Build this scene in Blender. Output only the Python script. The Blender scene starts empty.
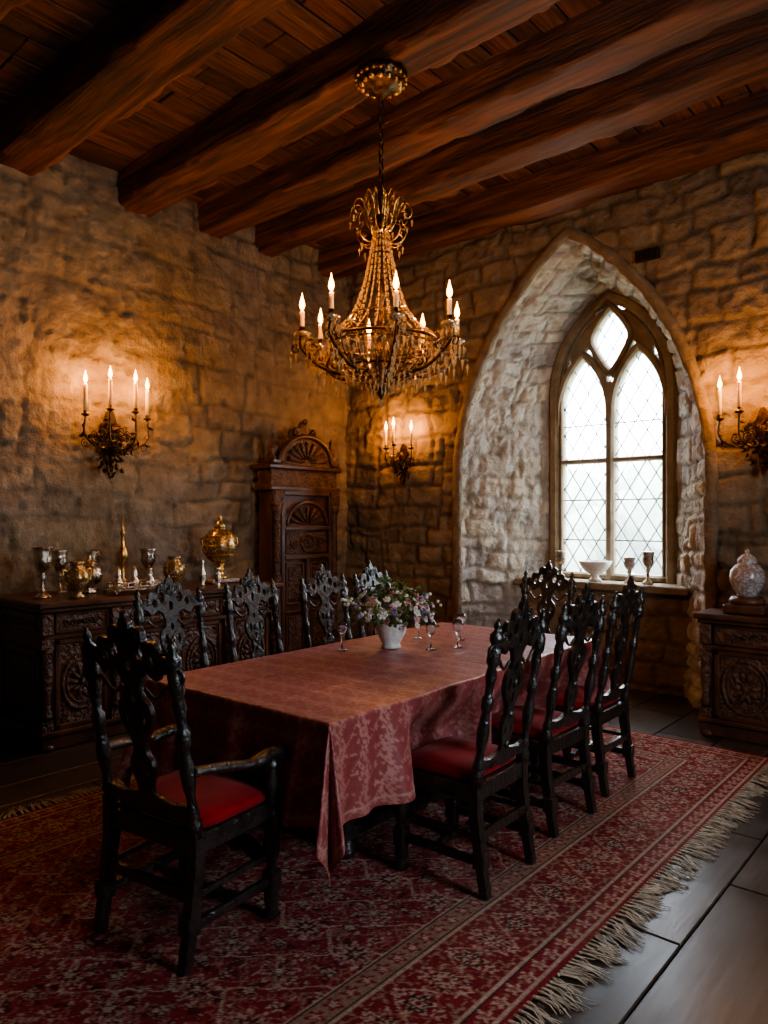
import bpy, bmesh, math, random
import numpy as np
from mathutils import Vector, Matrix
random.seed(11)
PI=math.pi
SC=bpy.context.scene
COL=SC.collection

# ------------------------------------------------------------------ numpy noise
def _h(i,j,s):
    n=(i*374761393+j*668265263+s*974634777)&0xffffffff
    n=((n^(n>>13))*1274126177)&0xffffffff
    return ((n^(n>>16))&0xffff)/65535.0
def vn(x,y,s=0):
    x=np.asarray(x,float);y=np.asarray(y,float)
    i=np.floor(x).astype(np.int64);j=np.floor(y).astype(np.int64)
    fx=x-i;fy=y-j;fx=fx*fx*(3-2*fx);fy=fy*fy*(3-2*fy)
    i=i+5000;j=j+5000
    a=_h(i,j,s);b=_h(i+1,j,s);c=_h(i,j+1,s);d=_h(i+1,j+1,s)
    return (a*(1-fx)+b*fx)*(1-fy)+(c*(1-fx)+d*fx)*fy
def fbm(x,y,s=0,o=4):
    r=0;a=.5;t=0
    for k in range(o):
        r=r+a*vn(x*2**k,y*2**k,s+k*17);t+=a;a*=.5
    return r/t
def sst(a,b,x):
    t=np.clip((x-a)/(b-a),0,1);return t*t*(3-2*t)

# ------------------------------------------------------------------ materials
def nm(name):
    m=bpy.data.materials.new(name);m.use_nodes=True
    nt=m.node_tree;return m,nt,nt.nodes['Principled BSDF']
def N(nt,t,**k):
    n=nt.nodes.new(t)
    for a,b in k.items():
        if a.startswith('i_'): n.inputs[a[2:].replace('_',' ')].default_value=b
        else: setattr(n,a,b)
    return n
def mk(name,c1,c2=None,rough=.5,metal=0,ns=8,bs=30,bst=.2,attr=False,stretch=None,dist=0.0,rr=0.15,coat=0,sheen=0,vor=0,det=6,bd=.01,c3=None,spec=None):
    m,nt,b=nm(name);L=nt.links.new
    tc=N(nt,'ShaderNodeTexCoord');mp=N(nt,'ShaderNodeMapping');L(tc.outputs['Object'],mp.inputs[0])
    if stretch: mp.inputs['Scale'].default_value=stretch
    n1=N(nt,'ShaderNodeTexNoise');n1.inputs['Scale'].default_value=ns;n1.inputs['Detail'].default_value=det;n1.inputs['Distortion'].default_value=dist
    L(mp.outputs[0],n1.inputs['Vector'])
    cr=N(nt,'ShaderNodeValToRGB');L(n1.outputs['Fac'],cr.inputs[0])
    c2=c2 or c1
    cr.color_ramp.elements[0].position=.35;cr.color_ramp.elements[0].color=(*c1,1)
    cr.color_ramp.elements[1].position=.68;cr.color_ramp.elements[1].color=(*c2,1)
    if c3:
        e=cr.color_ramp.elements.new(.52);e.color=(*c3,1)
    out=cr.outputs[0]
    if attr:
        at=N(nt,'ShaderNodeAttribute',attribute_name='Col')
        mx=N(nt,'ShaderNodeMix',data_type='RGBA',blend_type='MULTIPLY');mx.inputs['Factor'].default_value=1
        L(at.outputs['Color'],mx.inputs[6]);L(out,mx.inputs[7]);out=mx.outputs[2]
    L(out,b.inputs['Base Color'])
    b.inputs['Metallic'].default_value=metal
    mr=N(nt,'ShaderNodeMapRange');mr.inputs['To Min'].default_value=max(rough-rr,.02);mr.inputs['To Max'].default_value=min(rough+rr,1)
    L(n1.outputs['Fac'],mr.inputs[0]);L(mr.outputs[0],b.inputs['Roughness'])
    if bst:
        n2=N(nt,'ShaderNodeTexNoise');n2.inputs['Scale'].default_value=bs;n2.inputs['Detail'].default_value=8;n2.inputs['Roughness'].default_value=.65
        L(mp.outputs[0],n2.inputs['Vector']);hh=n2.outputs['Fac']
        if vor:
            v=N(nt,'ShaderNodeTexVoronoi',feature='SMOOTH_F1');v.inputs['Scale'].default_value=vor
            n3=N(nt,'ShaderNodeTexNoise');n3.inputs['Scale'].default_value=vor*.5
            L(tc.outputs['Object'],n3.inputs['Vector'])
            mx2=N(nt,'ShaderNodeMix',data_type='RGBA',blend_type='LINEAR_LIGHT');mx2.inputs['Factor'].default_value=.03
            L(tc.outputs['Object'],mx2.inputs[6]);L(n3.outputs['Color'],mx2.inputs[7]);L(mx2.outputs[2],v.inputs['Vector'])
            ad=N(nt,'ShaderNodeMath',operation='MULTIPLY_ADD');ad.inputs[1].default_value=1.6
            L(v.outputs['Distance'],ad.inputs[0]);L(hh,ad.inputs[2]);hh=ad.outputs[0]
        bp=N(nt,'ShaderNodeBump');bp.inputs['Strength'].default_value=bst;bp.inputs['Distance'].default_value=bd
        L(hh,bp.inputs['Height']);L(bp.outputs[0],b.inputs['Normal'])
    b.inputs['Coat Weight'].default_value=coat
    if spec is not None: b.inputs['Specular IOR Level'].default_value=spec
    if sheen:
        b.inputs['Sheen Weight'].default_value=sheen
    return m
M_wall=mk('stone_wall_ochre',(.70,.66,.62),(1.0,.99,.97),rough=.92,rr=.05,ns=6,bs=13,bst=1,attr=True,bd=.042,det=9,spec=.2)
M_niche=mk('niche_dressed_stone',(.80,.78,.76),(1,1,1),rough=.92,rr=.05,ns=7,bs=16,bst=1,attr=True,bd=.036,det=9,spec=.2)
M_trim=mk('arch_stone',(.17,.12,.07),(.28,.205,.13),rough=.85,ns=7,bs=20,bst=1,bd=.03)
M_beam=mk('hewn_beam_wood',(.035,.013,.007),(.24,.088,.033),c3=(.125,.044,.018),rough=.58,ns=4,bs=11,bst=1,stretch=(.22,3,3),dist=.9,bd=.03)
M_plank=mk('ceiling_plank_wood',(.28,.24,.21),(1,1,1),rough=.65,ns=6,bs=14,bst=.9,attr=True,stretch=(4,.3,4),dist=1.2,bd=.02)
M_dark=mk('dark_carved_oak',(.010,.0085,.0075),(.032,.023,.018),rough=.30,rr=.1,ns=14,bs=60,bst=.5,vor=55,bd=.006,coat=.25,spec=.7)
M_oak=mk('brown_carved_oak',(.048,.021,.011),(.13,.056,.028),rough=.36,rr=.12,ns=7,bs=50,bst=.4,stretch=(1,1,.5),bd=.006)
M_oakc=mk('brown_carved_relief',(.048,.021,.011),(.145,.064,.031),rough=.38,rr=.12,ns=14,bs=40,bst=.8,vor=38,bd=.012)
M_velvet=mk('red_velvet',(.18,.003,.007),(.30,.007,.012),rough=.8,ns=9,bs=120,bst=.15,sheen=.08,spec=.2)
M_iron=mk('dark_bronze',(.05,.030,.016),(.17,.095,.04),rough=.36,metal=.9,ns=30,bs=60,bst=.3)
M_gold=mk('aged_gold',(.45,.24,.07),(.85,.52,.18),rough=.3,metal=1,ns=30,bs=60,bst=.4,vor=45,bd=.004)
M_silver=mk('tarnished_silver',(.38,.32,.24),(.82,.73,.60),rough=.28,metal=1,ns=18,bs=50,bst=.4,vor=70,bd=.004)
M_wax=mk('candle_wax',(.80,.56,.27),(.88,.66,.37),rough=.5,ns=10,bst=0)
M_wax.node_tree.nodes['Principled BSDF'].inputs['Subsurface Weight'].default_value=.2
M_flame,nt,b=nm('candle_flame');L=nt.links.new
out=[n for n in nt.nodes if n.type=='OUTPUT_MATERIAL'][0]
em=N(nt,'ShaderNodeEmission');em.inputs[0].default_value=(1,.40,.08,1);em.inputs[1].default_value=12
tr=N(nt,'ShaderNodeBsdfTransparent');ad=N(nt,'ShaderNodeAddShader');L(em.outputs[0],ad.inputs[0]);L(tr.outputs[0],ad.inputs[1]);L(ad.outputs[0],out.inputs[0])
M_porc=mk('painted_porcelain',(.62,.60,.55),(.74,.72,.68),c3=(.26,.18,.16),rough=.2,ns=18,bst=0,dist=2)
M_white=mk('white_ceramic',(.65,.60,.55),(.78,.74,.70),rough=.3,ns=40,bs=60,bst=.3,vor=60,bd=.003)
M_frame=mk('window_stone_frame',(.20,.15,.09),(.33,.25,.16),rough=.8,ns=9,bs=40,bst=.5)
M_lead=mk('lead_came',(.05,.05,.05),(.08,.08,.08),rough=.5,metal=.5,bst=0)
M_fringe=mk('cream_fringe',(.36,.29,.21),(.56,.47,.36),rough=.9,ns=30,bst=0)
M_cloth=mk('damask_tablecloth',(.80,.78,.78),(1,1,1),rough=.42,ns=60,bs=300,bst=.15,attr=True,sheen=.05,bd=.003)
M_rug=mk('persian_rug_pile',(.66,.64,.64),(1.05,1.03,1.0),rough=.95,rr=.03,ns=110,bs=320,bst=.6,attr=True,bd=.005,spec=.1)
M_black=mk('vent_black',(.006,.005,.004),(.012,.01,.008),rough=.9,bst=0)
M_leaf=mk('leaf_green',(.06,.13,.03),(.16,.25,.07),rough=.6,ns=12,bst=0)
M_pw=mk('petal_white',(.70,.66,.56),(.85,.81,.72),rough=.7,bst=0)
M_pp=mk('petal_pink',(.60,.28,.28),(.75,.44,.42),rough=.7,bst=0)
M_pl=mk('petal_lilac',(.30,.20,.42),(.46,.34,.56),rough=.7,bst=0)
M_py=mk('petal_yellow',(.62,.48,.15),(.75,.62,.28),rough=.7,bst=0)
M_tree=mk('misty_foliage',(.18,.23,.16),(.34,.38,.30),rough=1,ns=3,bst=0)
M_lawn=mk('misty_lawn',(.30,.35,.26),(.40,.44,.36),rough=1,ns=1,bst=0)
M_cry,nt,b=nm('amber_crystal');b.inputs['Base Color'].default_value=(1,.76,.42,1);b.inputs['Roughness'].default_value=.06
b.inputs['Transmission Weight'].default_value=.6;b.inputs['IOR'].default_value=1.6;b.inputs['Specular IOR Level'].default_value=1
b.inputs['Metallic'].default_value=.25
M_glassw,nt,b=nm('clear_glassware');b.inputs['Base Color'].default_value=(.95,.97,1,1);b.inputs['Roughness'].default_value=.04
b.inputs['Transmission Weight'].default_value=.95;b.inputs['IOR'].default_value=1.45
M_glass,nt,b=nm('old_window_glass');L=nt.links.new
out=[n for n in nt.nodes if n.type=='OUTPUT_MATERIAL'][0]
tr=N(nt,'ShaderNodeBsdfTransparent');tr.inputs[0].default_value=(.95,.97,.97,1)
tl=N(nt,'ShaderNodeBsdfTranslucent');tl.inputs[0].default_value=(.9,.93,.95,1)
gl=N(nt,'ShaderNodeBsdfGlossy');gl.inputs['Roughness'].default_value=.05
m1=N(nt,'ShaderNodeMixShader');m1.inputs[0].default_value=.15;L(tr.outputs[0],m1.inputs[1]);L(tl.outputs[0],m1.inputs[2])
m2=N(nt,'ShaderNodeMixShader');m2.inputs[0].default_value=.04;L(m1.outputs[0],m2.inputs[1]);L(gl.outputs[0],m2.inputs[2])
L(m2.outputs[0],out.inputs[0])
# floor: individually modelled worn, polished boards (per-board colour in attribute Col)
M_floor,nt,b=nm('worn_polished_floor');L=nt.links.new
tc=N(nt,'ShaderNodeTexCoord');mp2=N(nt,'ShaderNodeMapping');mp2.inputs['Scale'].default_value=(7,.7,1);L(tc.outputs['Object'],mp2.inputs[0])
at=N(nt,'ShaderNodeAttribute',attribute_name='Col')
n2=N(nt,'ShaderNodeTexNoise');n2.inputs['Scale'].default_value=4;n2.inputs['Detail'].default_value=9;n2.inputs['Roughness'].default_value=.6;L(mp2.outputs[0],n2.inputs['Vector'])
n4=N(nt,'ShaderNodeTexNoise');n4.inputs['Scale'].default_value=2.2;n4.inputs['Detail'].default_value=5;L(tc.outputs['Object'],n4.inputs['Vector'])
cr=N(nt,'ShaderNodeValToRGB');cr.color_ramp.elements[0].position=.3;cr.color_ramp.elements[0].color=(.5,.47,.44,1);cr.color_ramp.elements[1].position=.7;cr.color_ramp.elements[1].color=(1.25,1.22,1.2,1);L(n2.outputs['Fac'],cr.inputs[0])
mx=N(nt,'ShaderNodeMix',data_type='RGBA',blend_type='MULTIPLY');mx.inputs['Factor'].default_value=1;L(at.outputs['Color'],mx.inputs[6]);L(cr.outputs[0],mx.inputs[7]);L(mx.outputs[2],b.inputs['Base Color'])
mr=N(nt,'ShaderNodeMapRange');mr.inputs['From Min'].default_value=.3;mr.inputs['From Max'].default_value=.7;mr.inputs['To Min'].default_value=.27;mr.inputs['To Max'].default_value=.40;L(n4.outputs['Fac'],mr.inputs[0]);L(mr.outputs[0],b.inputs['Roughness'])
b.inputs['Specular IOR Level'].default_value=.42
bp=N(nt,'ShaderNodeBump');bp.inputs['Strength'].default_value=.25;bp.inputs['Distance'].default_value=.004;L(n2.outputs['Fac'],bp.inputs['Height']);L(bp.outputs[0],b.inputs['Normal'])

# ------------------------------------------------------------------ mesh builder
class MB:
    def __init__(s): s.v=[];s.f=[];s.m=[];s.sm=[];s.mats=[];s.M=Matrix.Identity(4);s.c=[];s.col=(1,1,1)
    def add(s,vs,fs,mat,smooth=False,M=None):
        T=s.M@M if M is not None else s.M
        if mat not in s.mats: s.mats.append(mat)
        k=s.mats.index(mat);o=len(s.v)
        A=np.array(vs,float);R=np.array(T)
        A=A@R[:3,:3].T+R[:3,3]
        s.v+=A.tolist();s.f+=[tuple(i+o for i in f) for f in fs]
        s.m+=[k]*len(fs);s.sm+=[smooth]*len(fs);s.c+=[s.col]*len(vs)
    def box(s,c,d,mat,bev=.004,M=None):
        hx,hy,hz=d[0]/2,d[1]/2,d[2]/2;b=min(bev,hx*.45,hy*.45,hz*.45)
        vs=[];ix={}
        for sx in(-1,1):
            for sy in(-1,1):
                for sz in(-1,1):
                    for a in range(3):
                        p=[sx*hx,sy*hy,sz*hz]
                        for k in range(3):
                            if k!=a: p[k]-=(sx,sy,sz)[k]*b
                        ix[(sx,sy,sz,a)]=len(vs);vs.append((p[0]+c[0],p[1]+c[1],p[2]+c[2]))
        fs=[]
        for a in range(3):
            o=[k for k in range(3) if k!=a]
            for sg in(-1,1):
                q=[]
                for (i,j) in((-1,-1),(1,-1),(1,1),(-1,1)):
                    t=[0,0,0];t[a]=sg;t[o[0]]=i;t[o[1]]=j;q.append(ix[(*t,a)])
                fs.append(q if (sg>0)==(a!=1) else q[::-1])
            for i in(-1,1):
                for j in(-1,1):
                    q=[]
                    for sg,ax in((-1,o[0]),(1,o[0]),(1,o[1]),(-1,o[1])):
                        t=[0,0,0];t[a]=sg;t[o[0]]=i;t[o[1]]=j;q.append(ix[(*t,ax)])
                    fs.append(q)
        for sx in(-1,1):
            for sy in(-1,1):
                for sz in(-1,1): fs.append([ix[(sx,sy,sz,a)] for a in range(3)])
        s.add(vs,fs,mat,False,M)
    def lathe(s,prof,mat,loc=(0,0,0),seg=16,M=None,sx=1,sy=1,smooth=True,flute=0,nf=0):
        vs=[];fs=[];n=len(prof)
        for r,z in prof:
            for k in range(seg):
                a=2*PI*k/seg;rr=max(r,.0004)*(1+(flute*math.cos(nf*a) if nf else 0))
                vs.append((loc[0]+rr*math.cos(a)*sx,loc[1]+rr*math.sin(a)*sy,loc[2]+z))
        for i in range(n-1):
            for k in range(seg):
                k2=(k+1)%seg
                fs.append((i*seg+k,i*seg+k2,(i+1)*seg+k2,(i+1)*seg+k))
        fs.append(tuple(range(seg))[::-1]);fs.append(tuple((n-1)*seg+k for k in range(seg)))
        s.add(vs,fs,mat,smooth,M)
    def sph(s,c,r,mat,M=None,u=10,w=7):
        if not hasattr(r,'__len__'): r=(r,r,r)
        vs=[];fs=[]
        for i in range(w+1):
            t=PI*i/w
            for k in range(u):
                a=2*PI*k/u;vs.append((c[0]+r[0]*max(math.sin(t),.01)*math.cos(a),c[1]+r[1]*max(math.sin(t),.01)*math.sin(a),c[2]-r[2]*math.cos(t)))
        for i in range(w):
            for k in range(u):
                k2=(k+1)%u;fs.append((i*u+k,i*u+k2,(i+1)*u+k2,(i+1)*u+k))
        s.add(vs,fs,mat,True,M)
    def octa(s,c,r,h,mat,top=None):
        x,y,z=c;t=h if top is None else top
        vs=[(x+r,y,z),(x,y+r,z),(x-r,y,z),(x,y-r,z),(x,y,z+t),(x,y,z-h)]
        s.add(vs,[(0,1,4),(1,2,4),(2,3,4),(3,0,4),(1,0,5),(2,1,5),(3,2,5),(0,3,5)],mat,False)
    def tube(s,pts,rad,mat,seg=6,M=None,closed=False,smooth=True,flat=None):
        P=[Vector(p) for p in pts];n=len(P)
        if not hasattr(rad,'__len__'): rad=[rad]*n
        T=[]
        for i in range(n):
            if closed: t=P[(i+1)%n]-P[i-1]
            else: t=P[min(i+1,n-1)]-P[max(i-1,0)]
            T.append(t.normalized() if t.length>1e-9 else Vector((0,0,1)))
        up=Vector((0,0,1)) if abs(T[0].z)<.9 else Vector((0,1,0))
        U=(up-T[0]*up.dot(T[0])).normalized();vs=[];fs=[]
        for i in range(n):
            U=(U-T[i]*U.dot(T[i]));U=U.normalized() if U.length>1e-6 else Vector((1,0,0))
            V=T[i].cross(U)
            for k in range(seg):
                a=2*PI*(k+.5)/seg;ru=rad[i]*(flat or 1)
                vs.append(tuple(P[i]+U*(math.cos(a)*rad[i])+V*(math.sin(a)*ru)))
        for i in range(n if closed else n-1):
            j=(i+1)%n
            for k in range(seg):
                k2=(k+1)%seg;fs.append((i*seg+k,i*seg+k2,j*seg+k2,j*seg+k))
        if not closed:
            fs.append(tuple(range(seg))[::-1]);fs.append(tuple((n-1)*seg+k for k in range(seg)))
        s.add(vs,fs,mat,smooth and seg>4,M)
    def shape(s,polys,depth,mat,M=None,bev=.004):
        cu=bpy.data.curves.new('t','CURVE');cu.dimensions='2D';cu.fill_mode='BOTH';cu.extrude=depth/2;cu.bevel_depth=bev;cu.bevel_resolution=1
        for pl in polys:
            sp=cu.splines.new('POLY');sp.points.add(len(pl)-1)
            for i,p in enumerate(pl): sp.points[i].co=(p[0],p[1],0,1)
            sp.use_cyclic_u=True
        ob=bpy.data.objects.new('t',cu);COL.objects.link(ob)
        dg=bpy.context.evaluated_depsgraph_get();me=bpy.data.meshes.new_from_object(ob.evaluated_get(dg))
        vs=[tuple(v.co) for v in me.vertices];fs=[tuple(p.vertices) for p in me.polygons]
        bpy.data.objects.remove(ob);bpy.data.curves.remove(cu);bpy.data.meshes.remove(me)
        s.add(vs,fs,mat,False,M)
    def scroll(s,c,r0,a0,turns,dr,th,mat,M=None,n=22):
        pts=[];rad=[]
        for i in range(n):
            t=i/(n-1);r=r0*(1-.82*t);a=a0+dr*turns*2*PI*t
            pts.append((c[0]+r*math.cos(a),c[1]+r*math.sin(a),c[2] if len(c)>2 else 0));rad.append(th*(1-.35*t))
        s.tube(pts,rad,mat,6,M);s.sph(pts[-1],th*1.3,mat,M,6,5)
    def mesh(s,name,usecol=False):
        me=bpy.data.meshes.new(name);me.from_pydata(s.v,[],s.f)
        for m in s.mats: me.materials.append(m)
        me.polygons.foreach_set('material_index',s.m);me.polygons.foreach_set('use_smooth',s.sm)
        if usecol:
            at=me.color_attributes.new('Col','FLOAT_COLOR','POINT')
            at.data.foreach_set('color',np.array([(c[0],c[1],c[2],1) for c in s.c],np.float32).ravel())
        me.update();return me
    def obj(s,name,loc=(0,0,0),rz=0,parent=None,usecol=False,sc=1):
        o=bpy.data.objects.new(name,s.mesh(name,usecol));COL.objects.link(o);o.location=loc;o.rotation_euler=(0,0,rz);o.scale=(sc,)*3
        if parent: o.parent=parent
        return o
def inst(name,me,loc,rz=0,sc=1):
    o=bpy.data.objects.new(name,me);COL.objects.link(o);o.location=loc;o.rotation_euler=(0,0,rz);o.scale=(sc,)*3;return o
def empty(name,loc=(0,0,0),rz=0):
    o=bpy.data.objects.new(name,None);COL.objects.link(o);o.location=loc;o.rotation_euler=(0,0,rz);o.empty_display_size=.2;return o
def cr(pts,n=6,closed=True):
    out=[];m=len(pts)
    R=range(m) if closed else range(m-1)
    for i in R:
        if closed: p0,p1,p2,p3=pts[i-1],pts[i],pts[(i+1)%m],pts[(i+2)%m]
        else: p0,p1,p2,p3=pts[max(i-1,0)],pts[i],pts[i+1],pts[min(i+2,m-1)]
        for k in range(n):
            t=k/n
            out.append(tuple(.5*((2*b)+(-a+c)*t+(2*a-5*b+4*c-d)*t*t+(-a+3*b-3*c+d)*t**3) for a,b,c,d in zip(p0,p1,p2,p3)))
    if not closed: out.append(tuple(pts[-1]))
    return out
def mir(half):
    return half+[(-x,y) for x,y in half[::-1] if x>1e-6]
def ell(cx,cy,rx,ry,n=14): return [(cx+rx*math.cos(2*PI*k/n),cy+ry*math.sin(2*PI*k/n)) for k in range(n)]
def grid_mesh(name,P,col,mat,mask=None,flip=False,smooth=True):
    nu,nv=P.shape[:2];idx=np.arange(nu*nv).reshape(nu,nv)
    a=idx[:-1,:-1];b=idx[1:,:-1];c=idx[1:,1:];d=idx[:-1,1:]
    F=np.stack([d,c,b,a] if flip else [a,b,c,d],-1).reshape(-1,4)
    if mask is not None: F=F[mask.reshape(-1)]
    me=bpy.data.meshes.new(name);me.from_pydata(P.reshape(-1,3).tolist(),[],F.tolist())
    me.polygons.foreach_set('use_smooth',np.full(len(F),smooth,bool));me.materials.append(mat)
    at=me.color_attributes.new('Col','FLOAT_COLOR','POINT')
    C=np.ones((nu*nv,4),np.float32);C[:,:3]=col.reshape(-1,3);at.data.foreach_set('color',C.ravel());me.update()
    o=bpy.data.objects.new(name,me);COL.objects.link(o);return o

# ------------------------------------------------------------------ stonework
def stones(U,V,seed,h0,h1,w0,w1,wp=.12,cw=1.5):
    rs=np.random.RandomState(seed)
    U2=U+wp*(fbm(U*2.1,V*2.1,seed+3)-.5)+.04*(fbm(U*8,V*8,seed+4)-.5);V2=V+wp*(fbm(U*1.9+9,V*1.9,seed+5)-.5)+.04*(fbm(U*8+4,V*8,seed+6)-.5)
    ph=U2/cw+.35*np.floor(V2/.9+.3*seed)*1.37;seg=np.floor(ph).astype(np.int64)
    bd=np.minimum(ph-seg,1-(ph-seg))*cw
    V2=V2+(_h(seg+500,np.floor(V2/.9+.3*seed).astype(np.int64)+500,seed)-.5)*.14
    bs=[V2.min()-.3]
    while bs[-1]<V2.max()+.3: bs.append(bs[-1]+rs.uniform(h0,h1))
    bs=np.array(bs);ci=np.clip(np.searchsorted(bs,V2)-1,0,len(bs)-2)
    dv=np.minimum(V2-bs[ci],bs[ci+1]-V2);du=np.zeros_like(U2);rnd=np.zeros_like(U2)
    for c in range(len(bs)-1):
        m=ci==c
        w=[U2.min()-.5-rs.rand()*.4]
        while w[-1]<U2.max()+.4: w.append(w[-1]+rs.uniform(w0,w1))
        if not m.any(): continue
        w=np.array(w);u=U2[m];bi=np.clip(np.searchsorted(w,u)-1,0,len(w)-2)
        du[m]=np.minimum(u-w[bi],w[bi+1]-u);rnd[m]=rs.rand(len(w))[bi]
    return np.minimum(np.minimum(du,dv),bd),rnd
def stone_relief(U,V,seed,h0=.2,h1=.36,w0=.3,w1=.75,joint=.035,depth=.020,rough=.035,base=(.40,.30,.19),worn=.5,fine=.03,wp=.12,cw=1.5,jd=.28,tv=.24):
    d,r=stones(U,V,seed,h0,h1,w0,w1,wp,cw)
    wornm=sst(.38,.62,fbm(U*.9,V*.9,seed+40))*worn
    s=sst(0,joint,d)
    e=fbm(U*6,V*6,seed+7,5)
    e2=fbm(U*13,V*13,seed+27,3)
    h=(s-1)*depth*(1-wornm)+(r-.5)*.020*s*(1-wornm)+(fbm(U*1.6,V*1.6,seed+11)-.5)*rough+(e-.5)*fine*1.3+(np.abs(e2-.5)-.12)*fine*.8+(fbm(U*24,V*24,seed+31,2)-.5)*.011
    tone=(.86+tv*r*(1-wornm*.5)+.26*(e-.5)+.20*(e2-.5))*(1-(1-s)*jd*(1-wornm))
    pit=sst(.64,.72,fbm(U*9+3,V*9,seed+61,3));h=h-pit*.014;tone=tone*(1-.2*pit)
    hue=.6*(fbm(U*1.3+3,V*1.3,seed+19)-.5)+(r-.5)*.35
    b=np.array(base)
    C=tone[...,None]*b*np.stack([1+.12*hue,np.ones_like(hue),1-.4*hue],-1)
    return h,C
XL,XR,YN,YB,ZC=-5.7,1.8,-1.5,5.9,4.5
def wall(name,axis,pos,a0,a1,step,nrm,seed,mask=None,z1=4.6,**k):
    U,V=np.meshgrid(np.arange(a0,a1+step,step),np.arange(-.02,z1+step,step),indexing='ij')
    h,C=stone_relief(U,V,seed,**k)
    P=np.zeros(U.shape+(3,))
    if axis=='x': P[...,0]=pos+nrm*h;P[...,1]=U;P[...,2]=V
    else: P[...,0]=U;P[...,1]=pos+nrm*h;P[...,2]=V
    mk_=None
    if mask:
        uc=(U[:-1,:-1]+U[1:,1:])/2;vc=(V[:-1,:-1]+V[1:,1:])/2;mk_=~mask(uc,vc)
    flip=(axis=='x' and nrm<0) or (axis=='y' and nrm>0)
    return grid_mesh(name,P,C,M_wall,mk_,flip)
wall('wall_left','x',XL,YN-.1,YB+.1,.020,1,3,worn=.55,h0=.2,h1=.38,w0=.32,w1=.85,base=(.34,.26,.175),jd=.40,fine=.038,depth=.024)
XC,WO,SO,RO=-2.96,1.19,1.9,2.2
RRO=(RO*RO+WO*WO)/(2*WO)
def inside(x,z,off=-.02):
    dx=np.abs(x-XC);R=RRO+off
    return (dx<WO+off)&((z<SO)|(np.hypot(dx+(RRO-WO),z-SO)<R))
wall('wall_back','y',YB,XL-.1,XR+.1,.020,-1,8,mask=inside,worn=.22,h0=.14,h1=.30,w0=.20,w1=.60,depth=.030,base=(.30,.225,.148),jd=.42,tv=.34,fine=.038,wp=.16)
wall('wall_front','y',YN,XL-.1,XR+.1,.06,1,12,base=(.30,.225,.148))
wall('wall_right','x',XR,YN-.1,YB+.1,.06,-1,14,mask=lambda u,v:(u>1.8)&(u<3.0)&(v>1.2)&(v<2.9),base=(.30,.225,.148))

def arch(w,spring,rise,n1=40,n2=50,z0=0.):
    R=(rise*rise+w*w)/(2*w);am=math.acos((R-w)/R)
    L_=[(-w,z0+(spring-z0)*i/n1) for i in range(n1)]
    L_+=[(-w+R-R*math.cos(am*i/n2),spring+R*math.sin(am*i/n2)) for i in range(n2+1)]
    return np.array(L_+[(-x,z) for x,z in L_[-2::-1]])
WI,SI,RI=.62,2.85,.93
YW=6.8
Ao=arch(WO,SO,RO,z0=-.02);Ai=arch(WI-.01,SI,RI-.015,z0=-.02)
ns=60;S=np.linspace(0,1,ns)
P=np.zeros((len(Ao),ns,3))
P[...,0]=XC+Ao[:,None,0]*(1-S)+Ai[:,None,0]*S;P[...,2]=Ao[:,None,1]*(1-S)+Ai[:,None,1]*S;P[...,1]=YB+(YW+.03-YB)*S
t0=np.arange(len(Ao));t1=np.linspace(0,len(Ao)-1,640)
P=np.stack([np.stack([np.interp(t1,t0,P[:,j,k]) for j in range(ns)],1) for k in range(3)],-1)
wS=WO*(1-S)+WI*S
U=np.broadcast_to(S*1.07,P.shape[:2])+np.where(P[...,0]>XC,40.,0);V=P[...,2]+.6*(wS[None]-np.abs(P[...,0]-XC))
h,C=stone_relief(U,V,21,h0=.12,h1=.25,w0=.2,w1=.5,joint=.034,depth=.028,rough=.05,base=(.56,.515,.44),worn=.45,fine=.055,cw=.8,jd=.34,tv=.30)
Nn=np.cross(np.gradient(P,axis=0),np.gradient(P,axis=1));Nn/=np.linalg.norm(Nn,axis=-1,keepdims=True)+1e-9
tgt=np.zeros_like(P);tgt[...,0]=XC;tgt[...,1]=P[...,1];tgt[...,2]=np.minimum(P[...,2],SO)
sg=np.sign(((tgt-P)*Nn).sum(-1,keepdims=True));Nn*=sg
h=h*sst(0,.08,S)[None]*sst(1.0,.86,S)[None]
grid_mesh('window_niche',P+Nn*h[...,None],C,M_niche)
U_=np.gradient(Ao,axis=0);tn=U_/np.linalg.norm(U_,axis=1,keepdims=True);on=np.stack([-tn[:,1],tn[:,0]],1)
sec=[(-.03,.02),(-.032,-.012),(-.022,-.026),(.01,-.034),(.045,-.030),(.06,-.014),(.06,.03)]
P=np.zeros((len(Ao),len(sec),3))
for j,(o,y) in enumerate(sec):
    jit=(fbm(np.arange(len(Ao))*.5,np.zeros(len(Ao))+j,77)-.5)*.035
    P[:,j,0]=XC+Ao[:,0]+on[:,0]*(o+jit);P[:,j,2]=Ao[:,1]+on[:,1]*(o+jit);P[:,j,1]=YB+y+jit*.4
grid_mesh('trim_arch',P,np.ones(P.shape),M_trim)

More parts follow.
